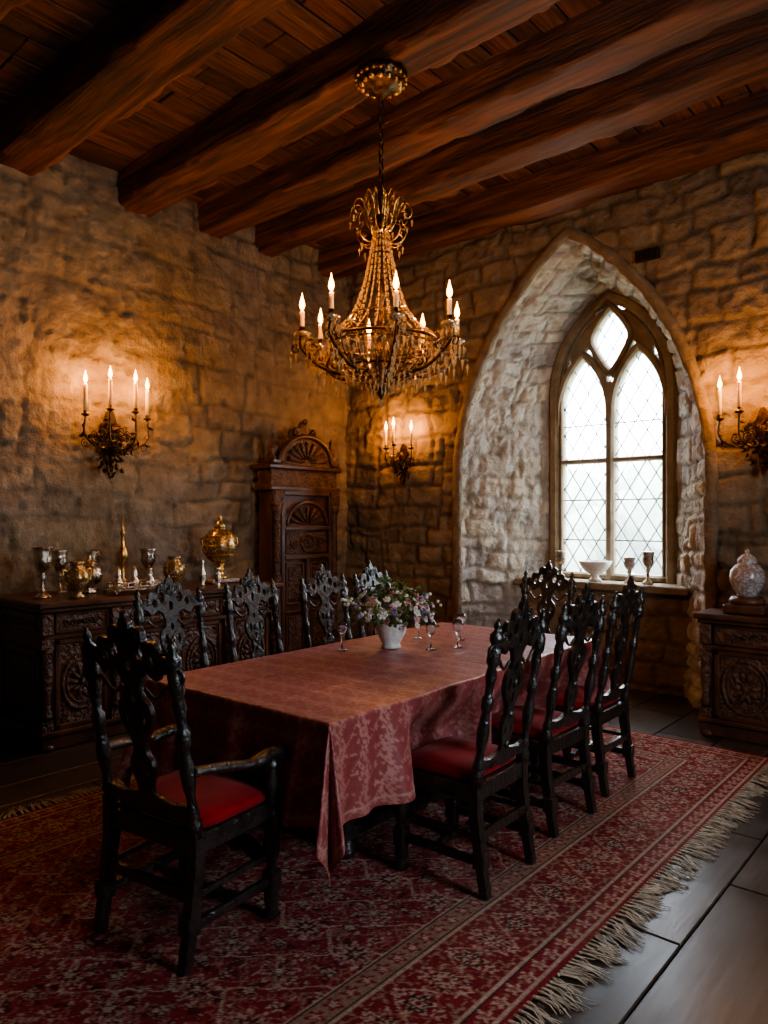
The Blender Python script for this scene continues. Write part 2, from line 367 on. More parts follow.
# ------------------------------------------------------------------ floor / ceiling
mb=MB();rng=random.Random(21)
mb.col=(.006,.005,.004);mb.box(((XL+XR)/2,(YN+7)/2,-.06),(XR-XL+.4,7-YN+.2,.09),M_floor,.001)
x=XL-.15
while x<XR+.15:
    w=rng.uniform(.30,.42);y=YN-.1-rng.uniform(0,.8)
    while y<7.0:
        l=rng.uniform(.9,1.7);a,b_=max(y,YN-.1),min(y+l,7.0)
        if b_-a>.05:
            t=rng.uniform(.55,1.35);mb.col=(.070*t,.050*t,.036*t)
            mb.box((x+w/2,(a+b_)/2,-.0125+rng.uniform(-.0015,0)),(w-.007,b_-a-.007,.025),M_floor,.004)
        y+=l
    x+=w
mb.obj('floor',usecol=True)
mb=MB();x=XL-.1;rng=random.Random(5)
while x<XR+.1:
    w=rng.uniform(.16,.25);ys=[YN-.1]
    while ys[-1]<YB+.1: ys.append(min(ys[-1]+rng.choice([.9,1.7,1.8,2.6]),YB+.15))
    for a,bq in zip(ys[:-1],ys[1:]):
        t=rng.uniform(.35,1.3);g_=rng.uniform(.85,1.15);mb.col=(.18*t,.072*t*g_,.031*t*g_)
        mb.box((x+w/2,(a+bq)/2,ZC+.03+rng.uniform(-.010,.010)),(w-.012,bq-a-.008,.06),M_plank,.006)
    x+=w
mb.col=(.03,.012,.006);mb.box(((XL+XR)/2,(YN+YB)/2,ZC+.09),(XR-XL+.4,YB-YN+.4,.04),M_plank,.001)
mb.obj('ceiling',usecol=True)
def beam(name,yc,w,hh,seed):
    n=330;xs=np.linspace(XL-.05,XR+.05,n);m=9;sec=[]
    for k in range(m): sec.append((-w/2,hh*(1-k/m)))
    for k in range(m): sec.append((-w/2+w*k/m,0))
    for k in range(m+1): sec.append((w/2,hh*k/m))
    sec=np.array(sec);P=np.zeros((n,len(sec),3));P[...,0]=xs[:,None]
    sag=(fbm(xs*.6,xs*0,seed)-.5)*.06
    sy,sz=np.broadcast_to(sec[:,0],(n,len(sec))),np.broadcast_to(sec[:,1],(n,len(sec)))
    K=np.broadcast_to(np.arange(len(sec))*1.0,(n,len(sec)));X_=xs[:,None]+K*0
    d=(fbm(X_*1.6,K*.10+seed,seed+3)-.5)*.045+(vn(X_*4,K*.33,seed+9)-.5)*.018+(fbm(X_*1.4,K*.9,seed+15,3)-.5)*.014
    edge=np.exp(-((np.abs(sy)-w/2)**2+sz**2)/.0006)
    chip=edge*(.008+.034*sst(.5,.75,fbm(X_*2.6,K*0,seed+21)))
    sh=sst(.025,.0,np.abs(fbm(X_*.7,K*.22,seed+33)-.5))*.010
    side=np.where(np.abs(sy)>w/2-1e-6,1,0)
    P[...,1]=yc+sag[:,None]*.8+sy+np.sign(sy)*side*(d-sh)-np.sign(sy)*chip
    P[...,2]=ZC-hh+sz+sag[:,None]*(sz<hh*.95)*.6+np.where(sz<1e-6,-d+sh,0)+chip+.02
    return grid_mesh(name,P,np.ones(P.shape),M_beam)
for i,(y,w,hh) in enumerate([(-.5,.32,.3),(.5,.32,.3),(1.42,.34,.31),(2.30,.36,.31),(3.27,.31,.31),(4.06,.29,.29),(4.72,.28,.29),(5.62,.30,.29)]):
    beam('ceiling_beam' if i==0 else 'ceiling_beam.%03d'%i,y,w,hh,50+i*7)

# ------------------------------------------------------------------ window 1
mb=MB();Z0=.96
def sweep(mb,pts,w,d,mat,y):
    pts=np.array(pts,float);tn=np.gradient(pts,axis=0);tn/=np.linalg.norm(tn,axis=1,keepdims=True);on=np.stack([-tn[:,1],tn[:,0]],1)
    sec=[(-w/2,-d*.3),(-w*.25,-d/2),(w*.25,-d/2),(w/2,-d*.3),(w/2,d/2),(-w/2,d/2)]
    vs=[];fs=[];k=len(sec)
    for i in range(len(pts)):
        for o,yy in sec: vs.append((pts[i,0]+on[i,0]*o,y+yy,pts[i,1]+on[i,1]*o))
    for i in range(len(pts)-1):
        for j in range(k): j2=(j+1)%k;fs.append((i*k+j,i*k+j2,(i+1)*k+j2,(i+1)*k+j))
    fs.append(tuple(range(k)));fs.append(tuple((len(pts)-1)*k+j for j in range(k))[::-1])
    mb.add(vs,fs,mat,False)
A=arch(WI-.025,SI,RI-.035,z0=Z0,n1=10,n2=24);sweep(mb,A,.11,.16,M_frame,0)
A=arch(WI-.10,SI,RI-.14,z0=Z0,n1=10,n2=24);sweep(mb,A,.035,.10,M_frame,0)
sweep(mb,[(0,Z0),(0,2.0),(0,2.9)],.085,.15,M_frame,0)
LW,LS,LR=.285,2.62,.60
for sx in(-1,1):
    B=arch(LW-.01,LS,LR,n1=2,n2=18,z0=LS-.1);B=B+np.array([sx*LW,0]);sweep(mb,B,.075,.14,M_frame,0)
    kp=cr([(0,2.98),(sx*.11,3.13),(sx*.205,3.33),(sx*.13,3.50),(0,3.66)],6,False);sweep(mb,kp,.065,.13,M_frame,0)
    mb.shape([[(sx*.205,3.33),(sx*.30,3.20),(sx*.42,3.12),(sx*.40,3.32),(sx*.28,3.48),(sx*.15,3.60)]],.06,M_frame,Matrix(((1,0,0,0),(0,0,-1,0),(0,1,0,0),(0,0,0,1))),.004)
sweep(mb,[(-WI+.04,2.14),(0,2.14),(WI-.04,2.14)],.05,.10,M_frame,0)
sweep(mb,[(-WI+.04,Z0+.03),(0,Z0+.03),(WI-.04,Z0+.03)],.07,.14,M_frame,0)
for zz in(1.35,1.75,2.5): mb.tube([(-WI+.05,0,zz),(WI-.05,0,zz)],.007,M_lead,5)
Ri=(RI*RI+WI*WI)/(2*WI)
def ins2(x,z): return abs(x)<WI-.05 and z>Z0 and (z<SI or math.hypot(abs(x)+(Ri-WI),z-SI)<Ri-.05)
for sgn in(-1,1):
    for c in np.arange(-5,6,.17):
        run=[]
        for t in np.arange(Z0,4,.03):
            xx=c*1.0+sgn*(t-2)*.62
            if ins2(xx,t): run.append((xx,0,t))
        if len(run)>2: mb.tube([run[0],run[-1]],.0065,M_lead,4)
gp=arch(WI-.04,SI,RI-.05,z0=Z0,n1=4,n2=16)
mb.add([(x,.012,z) for x,z in gp],[tuple(range(len(gp)))],M_glass)
mb.obj('window_1',(XC,YW+.02,0))
U,V=np.meshgrid(np.arange(-1.0,1.0,.022),np.arange(-.02,.91,.022),indexing='ij')
h,C=stone_relief(U,V,33,h0=.15,h1=.27,w0=.25,w1=.5,base=(.33,.25,.165),worn=.2,depth=.026,jd=.4)
P=np.stack([U+XC,6.48-h,V],-1);grid_mesh('wall_under_sill',P,C,M_niche)
mb=MB();mb.box((0,0,0),(1.72,.50,.07),M_frame,.012);mb.box((0,.1,-.05),(1.62,.3,.04),M_frame,.008);mb.obj('trim_window_sill',(XC,6.66,.925))
mb=MB()
for zz,ww in((1.2,.1),(2.9,.1),(2.1,.05)): mb.box((0,0,zz),(.14,1.3,ww),M_frame,.01)
for yy in(-.6,0,.6): mb.box((0,yy,2.05),(.12,.06 if abs(yy)<.5 else .1,1.7),M_frame,.01)
mb.add([(0,-.6,1.2),(0,.6,1.2),(0,.6,2.9),(0,-.6,2.9)],[(0,1,2,3)],M_glass)
mb.obj('window_2',(XR+.02,2.4,0))
mb=MB();mb.box((0,0,0),(.2,.03,.09),M_black,.006)
for k in range(5): mb.box((-.08+.04*k,-.018,0),(.01,.01,.085),M_iron,.002)
mb.box((0,-.018,.04),(.2,.012,.012),M_iron);mb.box((0,-.018,-.04),(.2,.012,.012),M_iron);mb.obj('wall_vent',(-2.24,YB-.03,3.72))

# ------------------------------------------------------------------ rug
RW,RL=2.74,4.9;RX0,RY0=-3.9,.25
st=.0074
X,Y=np.meshgrid(np.arange(0,RW+st,st),np.arange(0,RL+st,st),indexing='ij')
dxx=np.minimum(X,RW-X);dyy=np.minimum(Y,RL-Y);d=np.minimum(dxx,dyy);d=np.maximum(d,0)
along=np.where(dxx<dyy,Y-RL/2,X-RW/2)
crim=np.array((.23,.024,.032));deep=np.array((.085,.011,.015));cream=np.array((.47,.36,.28));pink=np.array((.35,.125,.11));navy=np.array((.035,.018,.025));tan=np.array((.32,.20,.145))
Cc=np.zeros(X.shape+(3,))
def put(m,c): Cc[m]=c
def flower(x,y,px,py,R,pet,stag=True,ph=0):
    row=np.floor(y/py);xx=x+(row%2)*px*.5 if stag else x
    cx=(xx/px-np.floor(xx/px)-.5)*px;cy=(y/py-row-.5)*py
    r=np.hypot(cx,cy);th=np.arctan2(cy,cx)
    return r/(R*(.72+.28*np.cos(pet*th+ph))),r,th
ax=np.abs(X-RW/2);ay=np.abs(Y-RL/2)
def vines(x,y,px,py,amp,w):
    a=np.abs(((y/py+amp*np.sin(2*PI*x/px))%1)-.5)*py
    b=np.abs(((x/px+amp*np.sin(2*PI*y/py))%1)-.5)*px
    return (a<w)|(b<w)
put(d>=0,crim)
f1=fbm(ax*26,ay*26,91,2)
put(np.abs(f1-.5)<.03,pink);put(f1>.68,deep)
put(vines(ax,ay,.26,.24,.22,.0045),cream);put(vines(ax+.07,ay+.05,.14,.16,.30,.0038),tan)
for px,py,R,pet,c1,c2,c3,o in((.26,.24,.080,8,cream,pink,deep,0),(.13,.12,.028,5,cream,pink,deep,.065),(.26,.24,.042,6,tan,deep,cream,.13),(.065,.08,.012,4,cream,deep,cream,.02)):
    q,r,th=flower(ax+o,ay+o*.8,px,py,R,pet);put(q<1,c1);put(q<.84,c2);put(q<.55,c3);put(q<.28,c1)
def band(a,b_,c): put((d>=a)&(d<b_),c)
band(0,.52,deep)
band(.0,.02,crim);band(.02,.034,cream)
band(.034,.10,crim);k=(d>=.034)&(d<.10);q,r,th=flower(along,d-.027,.085,.08,.033,5,False);put(k&(q<1),cream);put(k&(q<.55),pink)
q,r,th=flower(along+.042,d-.027,.085,.08,.013,4,False);put(k&(q<1),tan)
band(.10,.110,navy);band(.11,.124,cream)
k=(d>=.124)&(d<.40);put(k,crim*.9)
P4=.30;af=np.abs((along/P4-np.floor(along/P4)-.5)*P4)
put(k&(np.abs(fbm(af*34,np.abs(d-.262)*34,71,2)-.5)<.045),tan)
vine=d-.262-.085*np.cos(along*2*PI/P4);put(k&(np.abs(vine)<.006),cream)
vine=d-.262+.085*np.cos(along*2*PI/P4);put(k&(np.abs(vine)<.005),pink)
q,r,th=flower(along,d-.122,P4,.28,.095,9,False);put(k&(q<1),cream);put(k&(q<.87),pink);put(k&(q<.66),deep);put(k&(q<.46),cream);put(k&(q<.2),crim)
q,r,th=flower(along+P4/2,d-.122,P4,.28,.062,6,False);put(k&(q<1),cream);put(k&(q<.8),navy);put(k&(q<.5),cream);put(k&(q<.25),crim)
for oo in(-.08,.08):
    q,r,th=flower(along+P4/4,d-.122+oo,P4/2,.28,.028,5,False);put(k&(q<1),cream);put(k&(q<.5),crim)
band(.40,.412,cream);band(.412,.422,navy)
k=(d>=.422)&(d<.50);put(k,tan);q,r,th=flower(along,d-.422,.08,.08,.036,5,False);put(k&(q<1),crim);put(k&(q<.5),cream)
band(.50,.508,navy);band(.508,.52,cream)
wear=fbm(X*1.5,Y*1.5,201)[...,None];grain=(.78+.44*vn(X*120,Y*120,7))[...,None]
fd=(.04+.20*sst(.4,.7,fbm(X*2.2,Y*2.2,209,5)))[...,None]
Cc=(Cc*(1-fd)+np.array((.33,.21,.18))*fd)*(.85+.3*wear)*grain
zz=.012+(fbm(X*2,Y*2,300)-.5)*.006
P=np.stack([X+RX0,Y+RY0,zz],-1)
rug=empty('persian_rug')
o=grid_mesh('rug_pile',P,Cc,M_rug);o.parent=rug
mb=MB();mb.box((RX0+RW/2,RY0+RL/2,.004),(RW-.005,RL-.005,.007),M_fringe,.001);mb.obj('rug_backing',parent=rug)
mb=MB();rr=random.Random(9)
for side in(-1,1):
    x0=RX0 if side<0 else RX0+RW
    y=RY0
    while y<RY0+RL:
        ln=rr.uniform(.08,.15);wob=rr.uniform(-.035,.035)+.03*math.sin(y*9);
        mb.sph((x0+side*.006,y,.010),(.008,.006,.006),M_fringe,None,6,4)
        for s_ in range(5):
            oy=(s_-2)*.0035;f=rr.uniform(-.018,.018);l2=ln*rr.uniform(.8,1.1)
            mb.tube([(x0-side*.004,y+oy*.5,.011),(x0+side*l2*.3,y+oy*.7+wob*.2,.010+rr.uniform(0,.006)),(x0+side*l2*.65,y+oy+wob*.7+f,.007+rr.uniform(0,.007)),(x0+side*l2,y+oy*3+wob+f*1.6,.004)],[.0026,.0028,.0026,.0014],M_fringe,3)
        y+=rr.uniform(.020,.036)
mb.obj('rug_fringe',parent=rug)

# ------------------------------------------------------------------ table + cloth
TX,TY,TH=-2.56,3.115,.785;hx,hy=.60,1.235;RT=math.radians(1.8)
chairs=[(-1.865,2.66,90),(-1.915,3.38,90),(-1.955,4.02,90),(-3.40,2.33,-90),(-3.42,2.98,-90),(-3.44,3.62,-90),(-3.46,4.20,-90),(-2.70,4.76,180)]
mb=MB();mb.box((0,0,TH-.035),(2*hx-.04,2*hy-.04,.05),M_oak,.01);
mb.box((0,0,TH-.10),(2*hx-.45,2*hy-.5,.09),M_oakc)
legp=[(.045,0),(.05,.03),(.035,.06),(.03,.1),(.05,.18),(.062,.28),(.05,.38),(.032,.46),(.045,.5),(.045,.66)]
for sx in(-1,1):
    for sy in(-1,1): mb.lathe([(r,z+.015) for r,z in legp],M_dark,(sx*.24,sy*.75,0),16)
    mb.box((sx*.24,0,.12),(.06,1.46,.05),M_dark)
mb.box((0,0,.12),(.44,.06,.05),M_dark);mb.obj('dining_table',(TX,TY,0),RT)
D=.40;st=.0085
A_,B_=np.meshgrid(np.linspace(-hx-D,hx+D,int((2*hx+2*D)/st)),np.linspace(-hy-D,hy+D,int((2*hy+2*D)/st)),indexing='ij')
ex=np.maximum(np.abs(A_)-hx,0);ey=np.maximum(np.abs(B_)-hy,0);sx=np.sign(A_);sy=np.sign(B_)
r=np.hypot(ex,ey);phi=np.arctan2(ey,ex+1e-9)
def taper(t,h): return np.clip((h-np.abs(t))/.15,0,1)
fx=.03+taper(B_,hy)*(.040*np.sin(B_*13+2*np.sin(B_*3))+.022*np.sin(B_*29+1))
fy=.025+taper(A_,hx)*(.040*np.sin(A_*15+1)+.020*np.sin(A_*31))
cor=(ex>0)&(ey>0)
offc=.028+.105*np.sin(2*phi)**2+.075*np.sin(6*phi)*np.sin(2*phi)
lip=.008*(1-np.exp(-r/.01))
off=lip+(r/D)*np.where(cor,offc,np.where(ex>0,fx,fy))
push=np.zeros_like(A_)
for (cx_,cy_,an) in chairs:
    if abs(an)==90:
        bc=cy_-TY;si=1 if an>0 else -1
        pen=.15 if an>0 else .05
        push=np.maximum(push,(sx==si)*(ex>0)*(~cor)*pen*sst(.33,.22,np.abs(B_-bc))*sst(.03,.26,r))
off=off-push
dirx=np.where(ex>0,np.where(cor,np.cos(phi),1),0);diry=np.where(ey>0,np.where(cor,np.sin(phi),1),0)
Px=np.clip(A_,-hx,hx)+sx*dirx*off;Py=np.clip(B_,-hy,hy)+sy*diry*off
Pz=TH+.004-np.maximum(r-.004,0)+(r<=0)*(fbm(A_*5,B_*5,400)-.5)*.006
Pz+=(r<=0)*.004*(np.exp(-((np.abs(A_)-.2)/.006)**2)+np.exp(-((B_-.1)/.006)**2)+np.exp(-((np.abs(B_)-.75)/.006)**2))
def fl(x,y,px,py,R,pet,st_=True):
    q,r_,t_=flower(x,y,px,py,R,pet,st_);return q
q=fl(A_,B_,.15,.14,.054,8);q2=fl(A_+.075,B_,.15,.14,.030,5);q3=fl(A_+.035,B_+.025,.075,.07,.014,4)
wn=fbm(A_*60,B_*60,511,2)
pat=((q<1)&(q>.72))|((q<.55)&(q>.22))|((q2<1)&(q2>.45))|(q3<1)|vines(A_,B_,.15,.14,.24,.0045)
pat=(pat*(.8+.5*(wn-.5)))[...,None]
fade=fbm(A_*4,B_*4,520)[...,None]
c0=np.array((.27,.054,.052));c1=np.array((.45,.20,.165))
C=(c0*(1-pat)+c1*pat)*(.85+.3*fade)
edge=(np.maximum(ex,ey)>D-.04)&(np.maximum(ex,ey)<D-.028);C[edge]=(.44,.24,.17)
P=np.stack([Px,Py,Pz],-1)
o=grid_mesh('tablecloth',P,C,M_cloth);o.location=(TX,TY,0);o.rotation_euler=(0,0,RT)

# ------------------------------------------------------------------ chairs
def chair(arms):
    mb=MB();W=.205 if not arms else .24;D_=M_dark
    bl=-.205;th=math.radians(9);s,c=math.sin(th),math.cos(th);vz=.94
    BM=Matrix(((1,0,0,0),(0,-s*vz,-c,bl),(0,c*vz,-s,.44),(0,0,0,1)))
    k=W/.215
    for sx in(-1,1):
        x=sx*(W-.01)
        mb.tube([(x,bl-.05,0),(x,bl-.03,.12),(x,bl,.34),(x,bl,.46)],[.026,.027,.032,.032],D_,4)
        mb.box((x,bl-.028,.15),(.056,.056,.07),D_)
        pr=[(.026,0),(.028,.06),(.019,.075),(.026,.09),(.020,.11),(.016,.16),(.024,.2),(.028,.25),(.021,.30),(.016,.34),(.025,.355),(.025,.40),(.016,.415),(.019,.47),(.025,.50),(.018,.54),(.028,.56),(.028,.62),(.017,.635),(.026,.655),(.028,.68),(.012,.70),(.018,.72),(.004,.755)]
        RM=BM@Matrix(((1,0,0,x),(0,0,1,0),(0,-1,0,0),(0,0,0,1)))
        mb.lathe(pr,D_,(0,0,0),10,M=RM)
        mb.scroll((x+sx*.016,.61,0),.028,PI/2,1.3,-sx,.007,D_,BM)
        fl=[(.030,0),(.034,.012),(.022,.035),(.030,.06),(.030,.10),(.020,.20),(.022,.215),(.030,.235),(.036,.28),(.030,.32),(.020,.35),(.030,.365),(.030,.43)]
        mb.lathe(fl,D_,(sx*W,.17,0),12)
        mb.box((sx*W,.17,.14),(.056,.056,.08),D_)
        mb.box((sx*(W-.005),-.02,.14),(.030,.36,.036),D_,.008)
        mb.box((sx*(W-.005),-.01,.415),(.036,.38,.07),D_,.006)
        mb.box((sx*(W-.005),-.02,.24),(.020,.36,.022),D_,.006)
    mb.tube([(x,0.0,.14+.006*math.cos(x*60)) for x in np.linspace(-W,W,15)],[.012+.008*abs(math.cos(i*.9)) for i in range(15)],D_,8)
    mb.box((0,bl-.02,.24),(2*W,.024,.04),D_)
    mb.box((0,.17,.415),(2*W-.04,.036,.07),D_)
    mb.box((0,bl,.415),(2*W-.04,.036,.07),D_)
    FM=Matrix(((1,0,0,0),(0,0,-1,.17),(0,1,0,0),(0,0,0,1)))
    half=[(0,.31),(.04,.295),(.07,.27),(.12,.275),(.17,.25),(W-.02,.25),(W-.02,.21),(.15,.20),(.09,.225),(.05,.21),(0,.235)]
    mb.shape([cr(mir(half),3),ell(.11,.243,.022,.010),ell(-.11,.243,.022,.010)],.018,D_,FM,.004)
    half=[(0,.40),(W-.03,.40),(W-.03,.36),(.15,.375),(.10,.35),(.05,.37),(0,.335)]
    mb.shape([mir(half)],.014,D_,FM,.003)
    half=[(0,.13),(.05,.12),(.12,.105),(W/k-.02,.115),(W/k-.02,.070),(.1,.065),(0,.055)]
    KM=BM@Matrix.Diagonal((k,1,1,1))
    mb.shape([cr(mir(half),3)],.016,D_,KM,.004)
    half=[(0,.815),(.018,.800),(.026,.770),(.050,.780),(.075,.765),(.080,.730),(.100,.725),(.128,.728),(.142,.700),(.140,.675),(.170,.680),(.200,.655),(.200,.628),(.165,.628),(.142,.612),(.128,.590),(.105,.600),(.085,.615),(.060,.605),(.040,.580),(0,.570)]
    holes=[ell(s_*.060,.690,.022,.034) for s_ in(-1,1)]+[ell(s_*.107,.662,.018,.026) for s_ in(-1,1)]+[ell(0,.640,.016,.032),ell(0,.735,.010,.018)]
    mb.shape([cr(mir(half),4)]+holes,.020,D_,KM,.003)
    for sx in(-1,1):
        for zf in(-.013,.013):
            mb.scroll((sx*.155,.665,zf),.024,0 if sx>0 else PI,1.5,sx,.0055,D_,KM)
            mb.scroll((sx*.042,.745,zf),.024,-PI/2,1.4,sx,.0055,D_,KM)
        mb.tube(cr([(sx*.19,.55,0),(sx*.155,.565,0),(sx*.125,.53,0),(sx*.09,.515,0),(sx*.055,.545,0)],5,False),.0075,D_,6,KM)
    mb.sph((0,.82,0),(.014,.022,.014),D_,KM)
    for a in range(5):
        an=PI*(a+.5)/5;mb.tube([(0,.71,-.016),(.036*math.cos(an),.71+.05*math.sin(an),-.014)],[.005,.008],D_,6,KM)
    half=[(0,.60),(.045,.59),(.034,.55),(.042,.51),(.070,.48),(.076,.43),(.060,.38),(.034,.34),(.028,.29),(.048,.255),(.052,.21),(.036,.165),(.034,.12),(.055,.09),(0,.09)]
    holes=[ell(s_*.040,.435,.013,.032) for s_ in(-1,1)]+[ell(0,.51,.012,.026),ell(0,.37,.009,.030)]+[ell(s_*.024,.215,.008,.022) for s_ in(-1,1)]
    mb.shape([cr(mir(half),4)]+holes,.016,D_,KM,.003)
    for zf in(-.013,.013):
        mb.sph((0,.435,zf),(.013,.022,.010),D_,KM);mb.sph((0,.29,zf),(.015,.018,.010),D_,KM);mb.sph((0,.15,zf),(.015,.02,.010),D_,KM)
    vs=[];fs=[];n=26;hw,hd=W+.003,.19
    lv=[(.92,0),(1.0,.012),(1.02,.03),(.98,.048),(.85,.062),(.5,.073),(.0,.076)]
    for f,z in lv:
        for q_ in range(n*2):
            a=2*PI*q_/(n*2);e=.32;cx,sy_=math.cos(a),math.sin(a)
            vs.append((hw*f*math.copysign(abs(cx)**e,cx),-.005+hd*f*math.copysign(abs(sy_)**e,sy_),.448+z*.85))
    m2=n*2
    for i in range(len(lv)-1):
        for q_ in range(m2): q2=(q_+1)%m2;fs.append((i*m2+q_,i*m2+q2,(i+1)*m2+q2,(i+1)*m2+q_))
    mb.add(vs,fs,M_velvet,True)
    if arms:
        for sx in(-1,1):
            x=sx*(W+.005)
            mb.tube(cr([(x,bl-.03,.675),(x+sx*.02,-.10,.660),(x+sx*.035,.02,.640),(x+sx*.03,.12,.650),(x+sx*.025,.17,.640),(x+sx*.02,.195,.615)],6,False),[.018]*13+[.022]*18,D_,8,flat=1.3)
            mb.sph((x+sx*.022,.188,.627),(.030,.030,.030),D_)
            mb.lathe([(.024,0),(.016,.03),(.024,.05),(.028,.09),(.018,.13),(.026,.155),(.018,.18)],D_,(x+sx*.012,.15,.44),12)
    return mb
mc=chair(False).mesh('dining_chair');ma=chair(True).mesh('dining_armchair')
inst('dining_armchair',ma,(-2.375,1.62,.016),math.radians(8))
rc=[2,-2,1,-4,3,-3,4,2]
for i,(x,y,a) in enumerate(chairs):
    inst('dining_chair' if i==0 else 'dining_chair.%03d'%i,mc,(x,y,.016),math.radians(a+rc[i]))

# ------------------------------------------------------------------ carved case furniture (front faces -Y local)
def medallion(mb,cx,cz,rx,rz,y,mat):
    mb.tube([(cx+rx*math.cos(a),y,cz+rz*math.sin(a)) for a in np.linspace(0,2*PI,33)[:-1]],.014,mat,6,closed=True)
    mb.tube([(cx+rx*.78*math.cos(a),y,cz+rz*.78*math.sin(a)) for a in np.linspace(0,2*PI,29)[:-1]],.007,mat,6,closed=True)
    for k in range(10):
        a=2*PI*k/10
        M=Matrix.Translation((cx+rx*.42*math.cos(a),y,cz+rz*.42*math.sin(a)))@Matrix.Rotation(-a,4,'Y')
        mb.sph((0,0,0),(rx*.26,.014,rz*.10),mat,M,8,6)
    mb.sph((cx,y,cz),(rx*.17,.024,rz*.14),mat)
def sframe(mb,cx,cz,w,h,y,mat,t=.03,d=.02):
    for sx in(-1,1):
        mb.box((cx+sx*(w/2-t/2),y,cz),(t,d,h),mat,.006);mb.box((cx,y,cz+sx*(h/2-t/2)),(w,d,t),mat,.006)
def corners(mb,cx,cz,w,h,y,r,mat):
    FM=Matrix(((1,0,0,0),(0,0,-1,y),(0,1,0,0),(0,0,0,1)))
    for sx in(-1,1):
        for sz in(-1,1):
            mb.scroll((cx+sx*w,cz+sz*h,0),r,PI/2+(0 if sx>0 else PI/2),1.4,sx*sz,.006,mat,FM)
def caryatid(mb,x,y,z0,z1,mat):
    H=z1-z0
    mb.box((x,y,z0+.04),(.085,.06,.08),mat);mb.box((x,y,z1-.035),(.085,.06,.07),mat)
    mb.lathe([(.030,.08*1),(.038,.11),(.026,.14),(.022,.22*H/.6),(.034,.32*H/.6),(.040,.40*H/.6),(.028,.46*H/.6),(.036,H-.09),(.030,H-.06)],mat,(x,y-.012,z0),12,flute=.06,nf=6)
    mb.scroll((x,z1-.11,0),.026,0,1.3,1,.007,mat,Matrix(((1,0,0,0),(0,0,-1,y-.045),(0,1,0,0),(0,0,0,1))))
def casework(L_,Dp,H,bays):
    mb=MB();O=M_oak;R=M_oakc;y0=-Dp/2
    mb.box((0,.02,.05),(L_-.02,Dp-.02,.10),O,.012);mb.box((0,.01,.115),(L_+.0,Dp,.035),O,.012)
    mb.box((0,.02,H/2+.04),(L_-.08,Dp-.07,H-.14),O,.004)
    mb.box((0,0,H-.02),(L_+.05,Dp+.04,.04),O,.014);mb.box((0,.005,H-.055),(L_+.0,Dp,.03),O,.012)
    zt=H-.07;zb=.13;dr=.16
    yf=y0+.055
    mb.box((0,yf-.008,zt-dr-.012),(L_-.05,.04,.03),O,.008)
    for i in range(bays+1): caryatid(mb,-L_/2+.05+(L_-.10)*i/bays,yf-.005,zb,zt-dr-.02,R)
    for i in range(bays+1): mb.box((-L_/2+.05+(L_-.10)*i/bays,yf-.012,zt-dr/2),(.08,.05,dr-.01),R,.008)
    for i in range(bays):
        cx=-L_/2+.05+(L_-.10)*(i+.5)/bays;w=(L_-.10)/bays-.11
        sframe(mb,cx,zt-dr/2,w,dr-.02,yf-.005,O,.018,.03);mb.box((cx,yf,zt-dr/2),(w-.03,.02,dr-.05),R,.004)
        for kx in(-.55,-.28,.28,.55):
            mb.scroll((cx+kx*w*.5,zt-dr/2,0),.030,0,1.3,1 if kx>0 else -1,.006,R,Matrix(((1,0,0,0),(0,0,-1,yf-.014),(0,1,0,0),(0,0,0,1))))
        mb.sph((cx,yf-.03,zt-dr/2),.017,M_iron)
        ch_=(zt-dr-.03-zb);cz=zb+ch_/2
        sframe(mb,cx,cz,w,ch_,yf-.004,O,.035,.03);mb.box((cx,yf+.004,cz),(w-.05,.02,ch_-.06),R,.004)
        rx=min(w*.36,ch_*.36);medallion(mb,cx,cz,rx,min(ch_*.38,rx*1.35),yf-.008,R)
        corners(mb,cx,cz,w*.36,ch_*.40,yf-.008,.022,R)
    for sx in(-1,1):
        for zc,hh in((zb+.29,.50),(zt-dr/2,dr-.03)):
            x=sx*(L_/2-.035)
            for sy in(-1,1): mb.box((x,sy*(Dp/2-.09)+.02,zc),(.03,.06,hh),O,.006);
            for sz in(-1,1): mb.box((x,.02,zc+sz*(hh/2-.02)),(.03,Dp-.14,.04),O,.006)
            mb.box((x-sx*.004,.02,zc),(.02,Dp-.3,hh-.12),R,.008)
    for sx in(-1,1):
        for sy in(-1,1): mb.lathe([(.05,0),(.055,.02),(.04,.045),(.03,.05)],O,(sx*(L_/2-.06),sy*(Dp/2-.07),0),12)
    return mb
SBX=-5.21
casework(2.06,.80,1.0,4).obj('sideboard',(SBX,3.13,0),PI/2)
casework(1.15,.44,.88,2).obj('carved_cabinet',(-1.13,5.62,0),0)

mb=MB();O=M_oak;R=M_oakc;Wd,Hd,Dd=.92,2.12,.22;yf=-Dd/2
mb.box((0,.0,.06),(Wd+.06,Dd+.02,.12),O,.01);mb.box((0,.01,1.05),(Wd-.04,Dd-.03,2.0),O,.005)
for sx in(-1,1):
    mb.box((sx*(Wd/2-.07),yf+.0,.25),(.13,.06,.28),R,.01)
    mb.lathe([(.05,0),(.055,.03),(.038,.06),(.034,.5),(.045,.62),(.03,.68),(.036,.75),(.036,1.25),(.05,1.3),(.055,1.36)],R,(sx*(Wd/2-.07),yf+.0,.40),14,flute=.06,nf=7)
    mb.box((sx*(Wd/2-.07),yf,1.83),(.13,.07,.16),R,.01)
    mb.box((sx*(Wd/2-.06),yf+.05,2.20),(.13,.16,.05),O,.01)
    mb.lathe([(.045,0),(.05,.02),(.025,.05),(.045,.09),(.05,.13),(.03,.17),(.018,.19),(.026,.22),(.004,.27)],R,(sx*(Wd/2-.06),yf+.05,2.22),12)
mb.box((0,.0,1.93),(Wd+.04,Dd+.04,.05),O,.012)
mb.box((0,.01,2.04),(Wd-.02,Dd,.18),R,.006);mb.box((0,0,2.15),(Wd+.08,Dd+.05,.05),O,.014)
